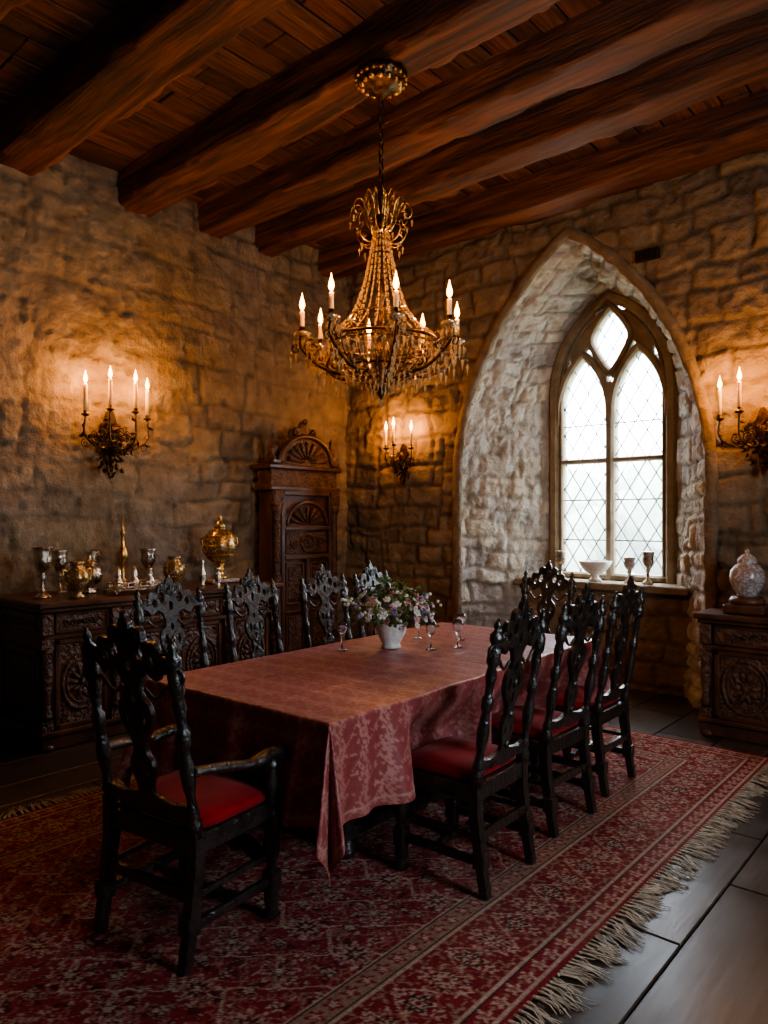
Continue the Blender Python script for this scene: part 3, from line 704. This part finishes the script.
FM=Matrix(((1,0,0,0),(0,0,-1,yf+.06),(0,1,0,0),(0,0,0,1)))
pts=[(.36,2.17)]+[(.34*math.cos(a),2.17+.29*math.sin(a)) for a in np.linspace(.08,PI-.08,22)]+[(-.36,2.17)]
mb.shape([pts],.12,R,FM,.01)
mb.tube([(.35*math.cos(a),yf-.01,2.18+.30*math.sin(a)) for a in np.linspace(0,PI,24)],.028,O,8)
for k in range(9):
    a=PI*(k+.5)/9;mb.tube([(.05*math.cos(a),yf-.01,2.2+.04*math.sin(a)),(.27*math.cos(a),yf-.012,2.2+.22*math.sin(a))],[.010,.026],R,6)
mb.shape([cr(mir([(0,2.64),(.03,2.61),(.045,2.56),(.10,2.57),(.16,2.54),(.17,2.47),(.10,2.44),(0,2.44)]),4)],.04,R,FM,.008)
mb.sph((0,yf+.02,2.64),.03,R)
for sx in(-1,1): mb.scroll((sx*.11,2.52,-.0),.04,PI/2,1.4,-sx,.012,R,Matrix(((1,0,0,0),(0,0,-1,yf+.02),(0,1,0,0),(0,0,0,1))))
sframe(mb,0,1.05,.70,1.72,yf-.0,O,.05,.05)
mb.tube([(.27*math.cos(a),yf-.02,1.55+.24*math.sin(a)) for a in np.linspace(0,PI,20)],.018,O,8)
for k in range(7):
    a=PI*(k+.5)/7;mb.tube([(.04*math.cos(a),yf-.01,1.56+.03*math.sin(a)),(.22*math.cos(a),yf-.01,1.56+.18*math.sin(a))],[.008,.022],R,6)
mb.box((0,yf-.01,1.52),(.62,.05,.045),O,.01);mb.box((0,yf-.01,1.22),(.62,.05,.045),O,.01)
mb.box((0,yf+.0,1.37),(.56,.03,.22),R,.006);medallion(mb,0,1.37,.09,.09,yf-.02,R)
for sx in(-1,1): mb.scroll((sx*.18,1.37,0),.06,0,1.6,sx,.011,R,Matrix(((1,0,0,0),(0,0,-1,yf-.02),(0,1,0,0),(0,0,0,1))))
mb.box((0,yf-.01,.7),(.05,.05,1.0),O,.01)
for sx in(-1,1):
    for zc,hh in((.95,.44),(.44,.46)):
        sframe(mb,sx*.165,zc,.25,hh,yf-.005,O,.025,.03);mb.box((sx*.165,yf,zc),(.18,.035,hh-.1),R,.012)
o=mb.obj('carved_armoire',(XL+.20,5.00,0),PI/2);o.scale=(1,1,.965)

# ------------------------------------------------------------------ sconces
def candle(mb,p,h,r=.012,fs_=1.35):
    x,y,z=p
    mb.lathe([(.004,-.012),(.026,0),(.034,.008),(.03,.012),(.016,.012),(.017,.035),(.014,.04)],M_iron,(x,y,z),12)
    mb.lathe([(r,.02),(r*1.02,h*.5),(r*1.05,h-.004),(r*.8,h),(.001,h-.001)],M_wax,(x,y,z),12)
    mb.lathe([(.0015,h),(.0015,h+.01)],M_black,(x,y,z),5)
    mb.lathe([(a*fs_,h+b*fs_) for a,b in((.002,.006),(.009,.014),(.0125,.026),(.010,.042),(.0045,.060),(.0006,.080))],M_flame,(x,y,z),10)
    return (x,y,z+h+.036)
def plight(name,loc,parent,W,r=.012):
    l=bpy.data.lights.new(name,'POINT');l.energy=W;l.color=(1,.42,.105);l.shadow_soft_size=r
    o=bpy.data.objects.new(name,l);COL.objects.link(o);o.location=loc;o.parent=parent
def leaf(mb,M,l,w,mat):
    vs=[(0,0,0),(w*.6,l*.25,.01),(w,l*.5,.018),(w*.5,l*.8,.012),(0,l,.0),(-w*.5,l*.8,.012),(-w,l*.5,.018),(-w*.6,l*.25,.01),(0,l*.5,.0)]
    mb.add(vs,[(0,1,8),(1,2,8),(2,3,8),(3,4,8),(4,5,8),(5,6,8),(6,7,8),(7,0,8)],mat,False,M)
def sconce(name,loc,rz,cands,W,sc=1,drop=.42):
    e=empty(name,loc,rz);mb=MB();I=M_iron;rs=random.Random(len(cands)*3+int(sc*10))
    WM=Matrix(((1,0,0,0),(0,0,-1,.03),(0,1,0,0),(0,0,0,1)))
    half=[(0,.20),(.03,.17),(.05,.10),(.085,.07),(.07,.01),(.05,-.05),(.06,-.12),(.03,-.2),(.02,-.28),(0,-drop*.85)]
    mb.shape([cr(mir([(x*sc,y*sc) for x,y in half]),4)],.02,I,WM,.006)
    mb.lathe([(.004,-.1),(.02,-.07),(.03,-.03),(.02,0),(.035,.02),(.02,.05),(.008,.08)],I,(0,.09*sc,-.02),12)
    mb.tube([(0,.02,-.02),(0,.10*sc,-.02)],.014,I,8)
    for k in range(26):
        a=rs.uniform(0,2*PI);rr_=rs.uniform(.03,.15)*sc
        mb.scroll((rr_*1.2*math.cos(a),rr_*.8*math.sin(a)-.05*sc,0),rs.uniform(.02,.042)*sc,rs.uniform(0,6),1.3,rs.choice((-1,1)),.0055*sc,I,Matrix.Translation((0,.03+rs.uniform(0,.09),0))@WM,14)
    for k in range(60):
        a=rs.uniform(0,2*PI);rr_=rs.uniform(.02,.15)*sc
        M=Matrix.Translation((rr_*math.cos(a),rs.uniform(.05,.15)*sc,rr_*1.3*math.sin(a)-.12*sc))@WM.to_3x3().to_4x4()@Matrix.Rotation(a-PI/2+rs.uniform(-.8,.8),4,'Z')@Matrix.Rotation(rs.uniform(-.5,.9),4,'X')
        leaf(mb,M,rs.uniform(.04,.075)*sc,.016*sc,I)
    P=[]
    for (x,y,z) in cands:
        pts=cr([(0,.06*sc,-.03),(x*.3,y*.55,-.13*sc),(x*.75,y*.9,-.10*sc),(x*1.03,y,-.02*sc),(x,y,z)],7,False)
        mb.tube(pts,.0085*sc,I,7)
        sx=1 if x>=0 else -1
        M=Matrix.Translation((x*.6,y*.75,-.045*sc))@Matrix(((1,0,0,0),(0,0,-1,0),(0,1,0,0),(0,0,0,1)))
        mb.scroll((0,0,0),.045*sc,-PI/2,1.5,sx,.006*sc,I,M,16)
        mb.scroll((x*.35,-.055*sc,0),.035*sc,PI/2,1.4,-sx,.005*sc,I,M,16)
        for j in range(9):
            t=.12+.10*j;pp=pts[int(t*(len(pts)-1))]
            LM=Matrix.Translation(pp)@WM.to_3x3().to_4x4()@Matrix.Rotation(rs.uniform(0,6.28),4,'Z')@Matrix.Rotation(rs.uniform(-.6,.6),4,'X')
            leaf(mb,LM,.055*sc,.014*sc,I)
        for k in range(6):
            a=2*PI*k/6;mb.octa((x+.03*math.cos(a),y+.03*math.sin(a),z-.03),.005,.022,M_cry,.008)
        P.append(candle(mb,(x,y,z),.25*sc,.015*sc))
    for k in range(7): mb.sph((0,.06,-(.10+.05*k)*sc),(.024-.003*k)*sc,I,u=8,w=6)
    mb.obj('sconce_body',parent=e)
    for i,p in enumerate(P): plight('candle_light_%d'%i,(p[0],p[1],p[2]),e,W)
sconce('wall_sconce',(XL+.03,3.02,2.26),-PI/2,[(-.27,.15,.14),(-.11,.24,.17),(.11,.24,.17),(.27,.15,.12)],9.5)
sconce('wall_sconce',(-4.80,YB-.03,2.20),PI,[(-.17,.12,.08),(0,.2,.12),(.17,.12,.10)],8,.75)
sconce('wall_sconce',(-1.37,YB-.03,2.20),PI,[(-.27,.15,.10),(-.11,.24,.13),(.11,.24,.13),(.27,.15,.10)],8,.9)

# ------------------------------------------------------------------ chandelier
CX,CY=-2.84,3.24
e=empty('chandelier',(CX,CY,0));mb=MB();I=M_iron
mb.lathe([(.02,4.09),(.05,4.11),(.06,4.13),(.11,4.14),(.125,4.155),(.12,4.165),(.15,4.175),(.155,4.19),(.15,4.215),(.10,4.22)],I,(0,0,0),28,flute=.03,nf=14)
for k in range(14):
    a=2*PI*k/14;mb.sph((.115*math.cos(a),.115*math.sin(a),4.15),.018,M_gold,u=8,w=6)
for k in range(22):
    a=2*PI*k/22;mb.sph((.15*math.cos(a),.15*math.sin(a),4.175),.012,M_gold,u=6,w=5)
z=4.09;i=0
while z>3.50:
    pts=[]
    for k in range(12):
        a=2*PI*k/12;r_=.014*math.cos(a);zz=.030*math.sin(a)
        pts.append((r_,0,z-.028+zz) if i%2 else (0,r_,z-.028+zz))
    mb.tube(pts,.0055,I,5,closed=True);z-=.045;i+=1
mb.lathe([(.004,3.52),(.018,3.50),(.03,3.47),(.018,3.44),(.012,3.40),(.03,3.37),(.05,3.34),(.035,3.31),(.018,3.27),(.010,3.0),(.025,2.95),(.03,2.9),(.014,2.85),(.012,2.66),(.04,2.62),(.06,2.56),(.045,2.48),(.03,2.42),(.04,2.38),(.02,2.34),(.028,2.31),(.004,2.27)],M_iron,(0,0,0),16)
G=M_gold
for k in range(10):
    a=2*PI*k/10;ca,sa=math.cos(a),math.sin(a)
    def rz_(pts): return [(r*ca,r*sa,z) for r,z in pts]
    mb.tube(rz_(cr([(.02,3.27),(.07,3.30),(.10,3.38),(.13,3.44),(.17,3.43),(.185,3.38),(.16,3.35),(.145,3.38)],5,False)),.0055,G,6)
    mb.tube(rz_(cr([(.02,3.36),(.05,3.42),(.06,3.48),(.085,3.51),(.10,3.48),(.085,3.46)],5,False)),.005,G,6)
    mb.tube(rz_(cr([(.03,3.24),(.08,3.20),(.13,3.22),(.15,3.27),(.12,3.29)],5,False)),.005,G,6)
    for rr_,zz_ in((.185,3.33),(.13,3.17),(.10,3.46),(.06,3.20)):
        mb.octa((rr_*ca,rr_*sa,zz_),.011,.04,M_cry,.014)
    mb.octa((.145*ca,.145*sa,3.30),.007,.02,M_cry,.01);mb.octa((.09*ca,.09*sa,3.42),.007,.02,M_cry,.01)
def bead(p,r=.0085): mb.octa(p,r,r,M_cry)
def strand(f,n,r=.0085):
    for i in range(n): bead(f(i/(n-1)),r)
NS=20
for k in range(NS):
    a=2*PI*k/NS;ca,sa=math.cos(a),math.sin(a)
    pr=cr([(.045,3.27),(.075,3.10),(.115,2.93),(.19,2.76),(.33,2.63)],16,False)
    m=len(pr)
    strand(lambda t:(pr[int(t*(m-1))][0]*ca,pr[int(t*(m-1))][0]*sa,pr[int(t*(m-1))][1]),46,.0085)
    rb=cr([(.34,2.60),(.32,2.52),(.25,2.44),(.14,2.38),(.04,2.34)],5,False)
    mb.tube([(r*ca,r*sa,z) for r,z in rb],.0055,I,5)
    a2=a+PI/NS
    for j,(r,z) in enumerate(rb[2:-2:2]): mb.octa((r*math.cos(a2),r*math.sin(a2),z-.01),.012,.040,M_cry,.014)
    for aa in(a,a2): mb.octa((.345*math.cos(aa),.345*math.sin(aa),2.56),.013,.055,M_cry,.016)
    for j,(r,z) in enumerate(rb[1:-2:2]): bead((r*ca,r*sa,z-.012),.009)
for r,z,t in((.34,2.61,.010),(.335,2.58,.006),(.26,2.445,.007),(.15,2.385,.007),(.19,2.765,.005)):
    mb.tube([(r*math.cos(a),r*math.sin(a),z) for a in np.linspace(0,2*PI,49)[:-1]],t,I,6,closed=True)
Pf=[];NA=8
for k in range(NA):
    a=2*PI*k/NA+.105;ca,sa=math.cos(a),math.sin(a);zo=.0 if k%2 else .015
    prf=cr([(.06,2.50),(.16,2.43),(.27,2.42),(.37,2.46),(.44,2.52),(.485,2.58),(.47,2.63+zo)],7,False)
    mb.tube([(r*ca,r*sa,z) for r,z in prf],.011,I,7)
    sc1=[(.41+.055*(1-.8*t)*math.cos(PI/2-t*9),2.56+.055*(1-.8*t)*math.sin(PI/2-t*9)) for t in np.linspace(0,1,18)]
    mb.tube([(r*ca,r*sa,z) for r,z in sc1],.007,I,6)
    sc2=[(.28+.05*(1-.8*t)*math.cos(-PI/2+t*9),2.47+.05*(1-.8*t)*math.sin(-PI/2+t*9)) for t in np.linspace(0,1,18)]
    mb.tube([(r*ca,r*sa,z) for r,z in sc2],.007,I,6)
    sc3=[(.505+.035*(1-.8*t)*math.cos(PI-t*8),2.55+.035*(1-.8*t)*math.sin(PI-t*8)) for t in np.linspace(0,1,16)]
    mb.tube([(r*ca,r*sa,z) for r,z in sc3],.006,I,6)
    cx_,cy_=.47*ca,.47*sa
    mb.lathe([(.01,-.02),(.035,0),(.050,.012),(.047,.016),(.02,.012)],M_cry,(cx_,cy_,2.63+zo),14,flute=.06,nf=7)
    Pf.append(candle(mb,(cx_,cy_,2.645+zo),.13,.0135))
    for j in range(10):
        b_=2*PI*j/10;px,py=cx_+.048*math.cos(b_),cy_+.048*math.sin(b_)
        bead((px,py,2.625+zo),.006);mb.octa((px,py,2.59+zo),.009,.045,M_cry,.014)
    for rr_,z_ in((.45,2.46),(.40,2.42),(.34,2.38),(.27,2.36),(.505,2.52),(.535,2.49),(.42,2.50),(.37,2.44)):
        bead((rr_*ca,rr_*sa,z_+.035),.008);mb.octa((rr_*ca,rr_*sa,z_),.013,.060,M_cry,.018)
    a2=a+2*PI/NA;x2,y2=.47*math.cos(a2),.47*math.sin(a2)
    strand(lambda t:(cx_+(x2-cx_)*t,cy_+(y2-cy_)*t,2.625-.11*4*t*(1-t)),26,.0075)
    strand(lambda t:(cx_*.9+(x2-cx_)*.9*t,cy_*.9+(y2-cy_)*.9*t,2.55-.10*4*t*(1-t)),24,.007)
    for t in(.2,.35,.5,.65,.8): mb.octa((cx_+(x2-cx_)*t,cy_+(y2-cy_)*t,2.595-.11*4*t*(1-t)),.011,.050,M_cry,.014)
    strand(lambda t:(.33*ca+(cx_-.33*ca)*t,.33*sa+(cy_-.33*sa)*t,2.62-.05*4*t*(1-t)),9,.007)
    strand(lambda t:((.19+.28*t)*ca,(.19+.28*t)*sa,2.76-.12*t-.07*4*t*(1-t)),16,.007)
mb.octa((0,0,2.26),.018,.05,M_cry,.02)
mb.obj('chandelier_body',parent=e)
for i,p in enumerate(Pf): plight('candle_light_%d'%i,p,e,7)

# ------------------------------------------------------------------ ornaments
def single(fn,name,loc,rz=0,sc=1):
    mb=MB();fn(mb);return mb.obj(name,loc,rz,sc=sc)
def goblet(h,r,mat=M_silver):
    def f(mb):
        mb.lathe([(r*.9,0),(r*.95,.01),(r*.5,.03),(r*.25,.05),(r*.2,h*.35),(r*.45,h*.42),(r*.25,h*.48),(r*.6,h*.55),(r*1.0,h*.72),(r*.85,h*.86),(r*1.1,h*.98),(r*1.12,h),(r*.95,h*.98),(r*.75,h*.85),(.002,h*.7)],mat,seg=18,flute=.03,nf=9)
    return f
def teapot(mb):
    S_=M_silver
    mb.lathe([(.05,0),(.055,.012),(.03,.03),(.04,.05),(.085,.09),(.10,.14),(.085,.19),(.05,.215),(.045,.225),(.03,.25),(.01,.26),(.015,.275),(.004,.29)],S_,seg=20,flute=.025,nf=10)
    mb.tube(cr([(0,-.09,.12),(0,-.14,.13),(0,-.165,.18),(0,-.19,.22)],5,False),[.020-.0007*i for i in range(16)],S_,8)
    mb.tube(cr([(0,.085,.19),(0,.14,.22),(0,.165,.16),(0,.13,.10),(0,.09,.10)],5,False),.008,S_,7)
def spire(mb):
    mb.lathe([(.06,0),(.065,.01),(.04,.03),(.02,.05),(.035,.08),(.015,.1),(.012,.2),(.03,.24),(.04,.28),(.03,.32),(.014,.35),(.012,.42),(.02,.44),(.008,.5),(.002,.58)],M_gold,seg=16,flute=.03,nf=8)
def inkstand(mb):
    S_=M_silver
    mb.box((0,0,.035),(.20,.42,.012),S_,.005)
    for sx in(-1,1):
        for sy in(-1,1): mb.sph((sx*.085,sy*.19,.015),.015,S_)
    for t in range(2):
        mb.tube([(.098*math.cos(a)*1.0,.208*math.sin(a),.055+.03*t) for a in np.linspace(0,2*PI,30)[:-1]],.005,S_,6,closed=True)
    for k in range(26):
        a=2*PI*k/26;mb.tube([(.098*math.cos(a),.208*math.sin(a),.04),(.098*math.cos(a),.208*math.sin(a),.088)],.0035,S_,5)
    for y in(-.13,0,.13): mb.lathe([(.03,0),(.040,.03),(.034,.065),(.018,.08),(.026,.10),(.02,.13),(.006,.16)],S_,(0,y,.04),14,flute=.04,nf=7)
M_urn=mk('gilded_enamel',(.48,.32,.12),(.72,.58,.34),c3=(.26,.15,.05),rough=.25,metal=.7,ns=26,bs=60,bst=.4,dist=1.5,vor=50,bd=.004)
def urn(mb):
    G=M_gold
    mb.box((0,0,.025),(.20,.30,.03),M_porc,.008)
    for sx in(-1,1):
        for sy in(-1,1): mb.sph((sx*.08,sy*.12,.011),.012,G)
    mb.lathe([(.065,.04),(.07,.055),(.04,.07),(.03,.10),(.05,.12),(.03,.14),(.045,.17)],G,(0,0,0),18,flute=.04,nf=9)
    mb.lathe([(.035,.16)]+[(.150*math.sin(t),.325-.160*math.cos(t)) for t in np.linspace(.28,PI-.30,14)]+[(.05,.485),(.055,.495),(.04,.52),(.02,.54),(.012,.555),(.022,.57),(.012,.585),(.003,.61)],M_urn,seg=28,flute=.012,nf=14)
    for z,r_ in((.25,.132),(.33,.153),(.41,.130)):
        mb.tube([(r_*math.cos(a),r_*math.sin(a),z) for a in np.linspace(0,2*PI,33)[:-1]],.005,G,6,closed=True)
    for sx in(-1,1): mb.tube(cr([(0,sx*.135,.38),(0,sx*.18,.39),(0,sx*.18,.31),(0,sx*.14,.27)],5,False),.008,G,7)
def smallbottle(h):
    def f(mb): mb.lathe([(.02,0),(.022,.01),(.014,.02),(.026,.05),(.03,h*.5),(.012,h*.72),(.011,h*.85),(.016,h*.9),(.004,h)],M_silver,seg=14)
    return f
def ewer(mb):
    mb.lathe([(.055,0),(.06,.012),(.03,.03),(.05,.06),(.085,.12),(.085,.17),(.05,.22),(.045,.24),(.06,.255),(.05,.25),(.002,.20)],M_urn,seg=20,flute=.03,nf=10)
    for s_ in(-1,1): mb.tube(cr([(0,s_*.08,.18),(0,s_*.12,.20),(0,s_*.12,.13),(0,s_*.08,.10)],5,False),.006,M_gold,7)
T=1.001
single(goblet(.36,.062),'silver_goblet',(-5.14,2.25,T))
single(ewer,'gilt_ewer',(-4.98,2.42,T),.3)
single(goblet(.32,.056),'silver_goblet',(-5.42,2.50,T))
single(teapot,'silver_teapot',(-5.24,2.64,T),1.2)
single(inkstand,'silver_inkstand',(-4.98,2.86,T))
single(spire,'gilt_candlestick',(-5.22,2.90,T))
single(goblet(.30,.050),'silver_goblet',(-5.46,2.78,T))
single(goblet(.32,.058),'silver_goblet',(-5.22,3.12,T))
single(ewer,'gilt_ewer',(-5.08,3.27,T),1.6)
single(smallbottle(.22),'silver_flask',(-5.1,3.55,T))
single(smallbottle(.16),'silver_flask',(-4.98,3.62,T))
single(urn,'gilded_urn',(-5.20,3.80,T))
def jar(mb):
    mb.box((0,0,.03),(.24,.22,.06),M_oak,.01);mb.lathe([(.10,.06),(.11,.08),(.09,.11)],M_oak,seg=24)
    mb.lathe([(.06,.11),(.065,.13),(.09,.17),(.105,.22),(.10,.27),(.075,.305),(.055,.315),(.06,.33),(.055,.35),(.035,.37),(.012,.385),(.016,.40),(.004,.415)],M_porc,seg=26)
single(jar,'porcelain_ginger_jar',(-1.42,5.60,.882),0,1.12)
def bowl(mb): mb.lathe([(.05,0),(.055,.01),(.03,.03),(.03,.05),(.08,.08),(.12,.13),(.135,.165),(.13,.168),(.11,.14),(.07,.10),(.002,.09)],M_white,seg=22,flute=.03,nf=11)
single(bowl,'ceramic_bowl',(-3.02,6.58,.962),0,1.15)
single(goblet(.28,.055,M_silver),'silver_goblet',(-3.38,6.58,.962))
single(goblet(.24,.055,M_porc),'porcelain_cup',(-2.68,6.58,.962))
single(goblet(.30,.055,M_silver),'silver_goblet',(-2.50,6.56,.962))
def wg(mb): mb.lathe([(.03,0),(.031,.003),(.006,.008),(.004,.07),(.008,.08),(.024,.10),(.030,.13),(.027,.165),(.026,.165),(.028,.13),(.022,.103),(.001,.088)],M_glassw,seg=18)
for x,y in((-2.93,3.0),(-2.55,3.35),(-2.48,3.52),(-2.62,3.75),(-2.86,3.62)): single(wg,'wine_glass',(x,y,TH+.008))
# flowers
mb=MB();rf=random.Random(4)
mb.lathe([(.06,0),(.065,.012),(.055,.025),(.075,.06),(.095,.11),(.10,.145),(.112,.160),(.103,.165),(.08,.13),(.002,.12)],M_white,seg=24,flute=.04,nf=12)
for k in range(300):
    a=rf.uniform(0,2*PI);el=rf.uniform(-.15,1.5);R_=rf.uniform(.15,.30);cx_,cy_,cz_=R_*math.cos(a)*math.cos(el),R_*math.sin(a)*math.cos(el),.18+R_*.90*max(math.sin(el),-.2)
    M=Matrix.Translation((cx_,cy_,cz_))@Matrix.Rotation(a,4,'Z')@Matrix.Rotation(rf.uniform(-1.2,.6),4,'Y')@Matrix.Rotation(rf.uniform(-.8,.8),4,'X')
    l=rf.uniform(.03,.065);w=l*.33
    mb.add([(0,0,0),(l*.5,w,.006),(l*.5,0,-.002),(l*.5,-w,.006),(l,0,-.008)],[(0,2,1),(0,3,2),(1,2,4),(2,3,4)],M_leaf,True,M)
for k in range(74):
    a=rf.uniform(0,2*PI);el=math.asin(rf.uniform(-.1,1));R_=rf.uniform(.17,.27)
    c_=Vector((R_*math.cos(a)*math.cos(el),R_*math.sin(a)*math.cos(el),.19+R_*.88*math.sin(el)))
    nrm=Vector((c_.x,c_.y,c_.z-.1)).normalized();Q=nrm.to_track_quat('Z','Y').to_matrix().to_4x4()
    M=Matrix.Translation(c_)@Q;mt=rf.choice([M_pw,M_pw,M_pw,M_pw,M_pp,M_pp,M_pl,M_py]);r_=rf.uniform(.020,.040)
    for j in range(6):
        b_=2*PI*j/6;PM=M@Matrix.Rotation(b_,4,'Z')@Matrix.Translation((r_*.6,0,0))@Matrix.Rotation(-.4,4,'Y')
        mb.sph((0,0,0),(r_*.6,r_*.42,r_*.16),mt,PM,6,4)
    for j in range(4):
        b_=2*PI*j/4+.4;PM=M@Matrix.Rotation(b_,4,'Z')@Matrix.Translation((r_*.28,0,r_*.2))@Matrix.Rotation(-.9,4,'Y')
        mb.sph((0,0,0),(r_*.36,r_*.28,r_*.12),mt,PM,6,4)
    mb.sph((0,0,r_*.15),r_*.2,M_py,M,6,4)
    mb.tube([tuple(c_),(c_.x*.3,c_.y*.3,.14)],.002,M_leaf,4)
for k in range(18):
    a=rf.uniform(0,2*PI);dz=rf.uniform(-.10,.1);mb.tube([(.05*math.cos(a),.05*math.sin(a),.15),(.2*math.cos(a),.2*math.sin(a),.27),(.33*math.cos(a),.33*math.sin(a),.27+dz)],[.003,.002,.001],M_leaf,4)
    for j in range(6):
        t=.22+.022*j;mb.sph((t*math.cos(a)+rf.uniform(-.01,.01),t*math.sin(a),.27+dz*(t-.2)/.13+rf.uniform(-.02,.02)),.011,rf.choice([M_pl,M_pw,M_pw]),None,6,4)
mb.obj('flower_arrangement',(-2.77,3.25,TH+.010),sc=.9)

# ------------------------------------------------------------------ exterior
mb=MB();mb.box((-6,30,-1.6),(80,46,.1),M_lawn);mb.obj('lawn')
mb=MB();rt=random.Random(2)
for k in range(46):
    x=rt.uniform(-22,2);y=rt.uniform(19,26);s_=rt.uniform(.5,1.3)
    for j in range(6): mb.sph((x+rt.uniform(-1,1),y+rt.uniform(-.8,.8),rt.uniform(.2,2.6)),(s_,s_,s_*.9),M_tree,None,9,7)
    mb.tube([(x,y,-1.54),(x,y,1)],.12,M_tree,6)
mb.obj('tree_line')

# ------------------------------------------------------------------ world + daylight
w=bpy.data.worlds.new('World');SC.world=w;w.use_nodes=True;nt=w.node_tree;L=nt.links.new
bg=nt.nodes['Background'];tc=N(nt,'ShaderNodeTexCoord');nz=N(nt,'ShaderNodeTexNoise');nz.inputs['Scale'].default_value=3
L(tc.outputs['Generated'],nz.inputs['Vector']);cr_=N(nt,'ShaderNodeValToRGB');L(nz.outputs['Fac'],cr_.inputs[0])
cr_.color_ramp.elements[0].color=(.70,.83,1,1);cr_.color_ramp.elements[1].color=(.88,.94,1,1)
L(cr_.outputs[0],bg.inputs['Color']);bg.inputs['Strength'].default_value=27
def portal(loc,rot,sx,sy):
    l=bpy.data.lights.new('window_portal','AREA');l.shape='RECTANGLE';l.size=sx;l.size_y=sy;l.cycles.is_portal=True
    o=bpy.data.objects.new('window_portal',l);COL.objects.link(o);o.location=loc;o.rotation_euler=rot
portal((XC,YW+.12,2.38),(-PI/2,0,0),1.2,2.9)
portal((XR+.12,2.4,2.05),(0,PI/2,0),1.7,1.2)
SC.view_settings.look='AgX - Medium High Contrast'

# ------------------------------------------------------------------ camera
cam=bpy.data.cameras.new('camera');co=bpy.data.objects.new('camera',cam);COL.objects.link(co)
co.location=(0,0,1.55);co.rotation_euler=(PI/2,0,math.radians(41.0))
cam.sensor_width=36;cam.sensor_height=36;cam.sensor_fit='AUTO';cam.lens=720/1024*36;cam.shift_y=8/1024
cam.clip_start=.05
SC.camera=co
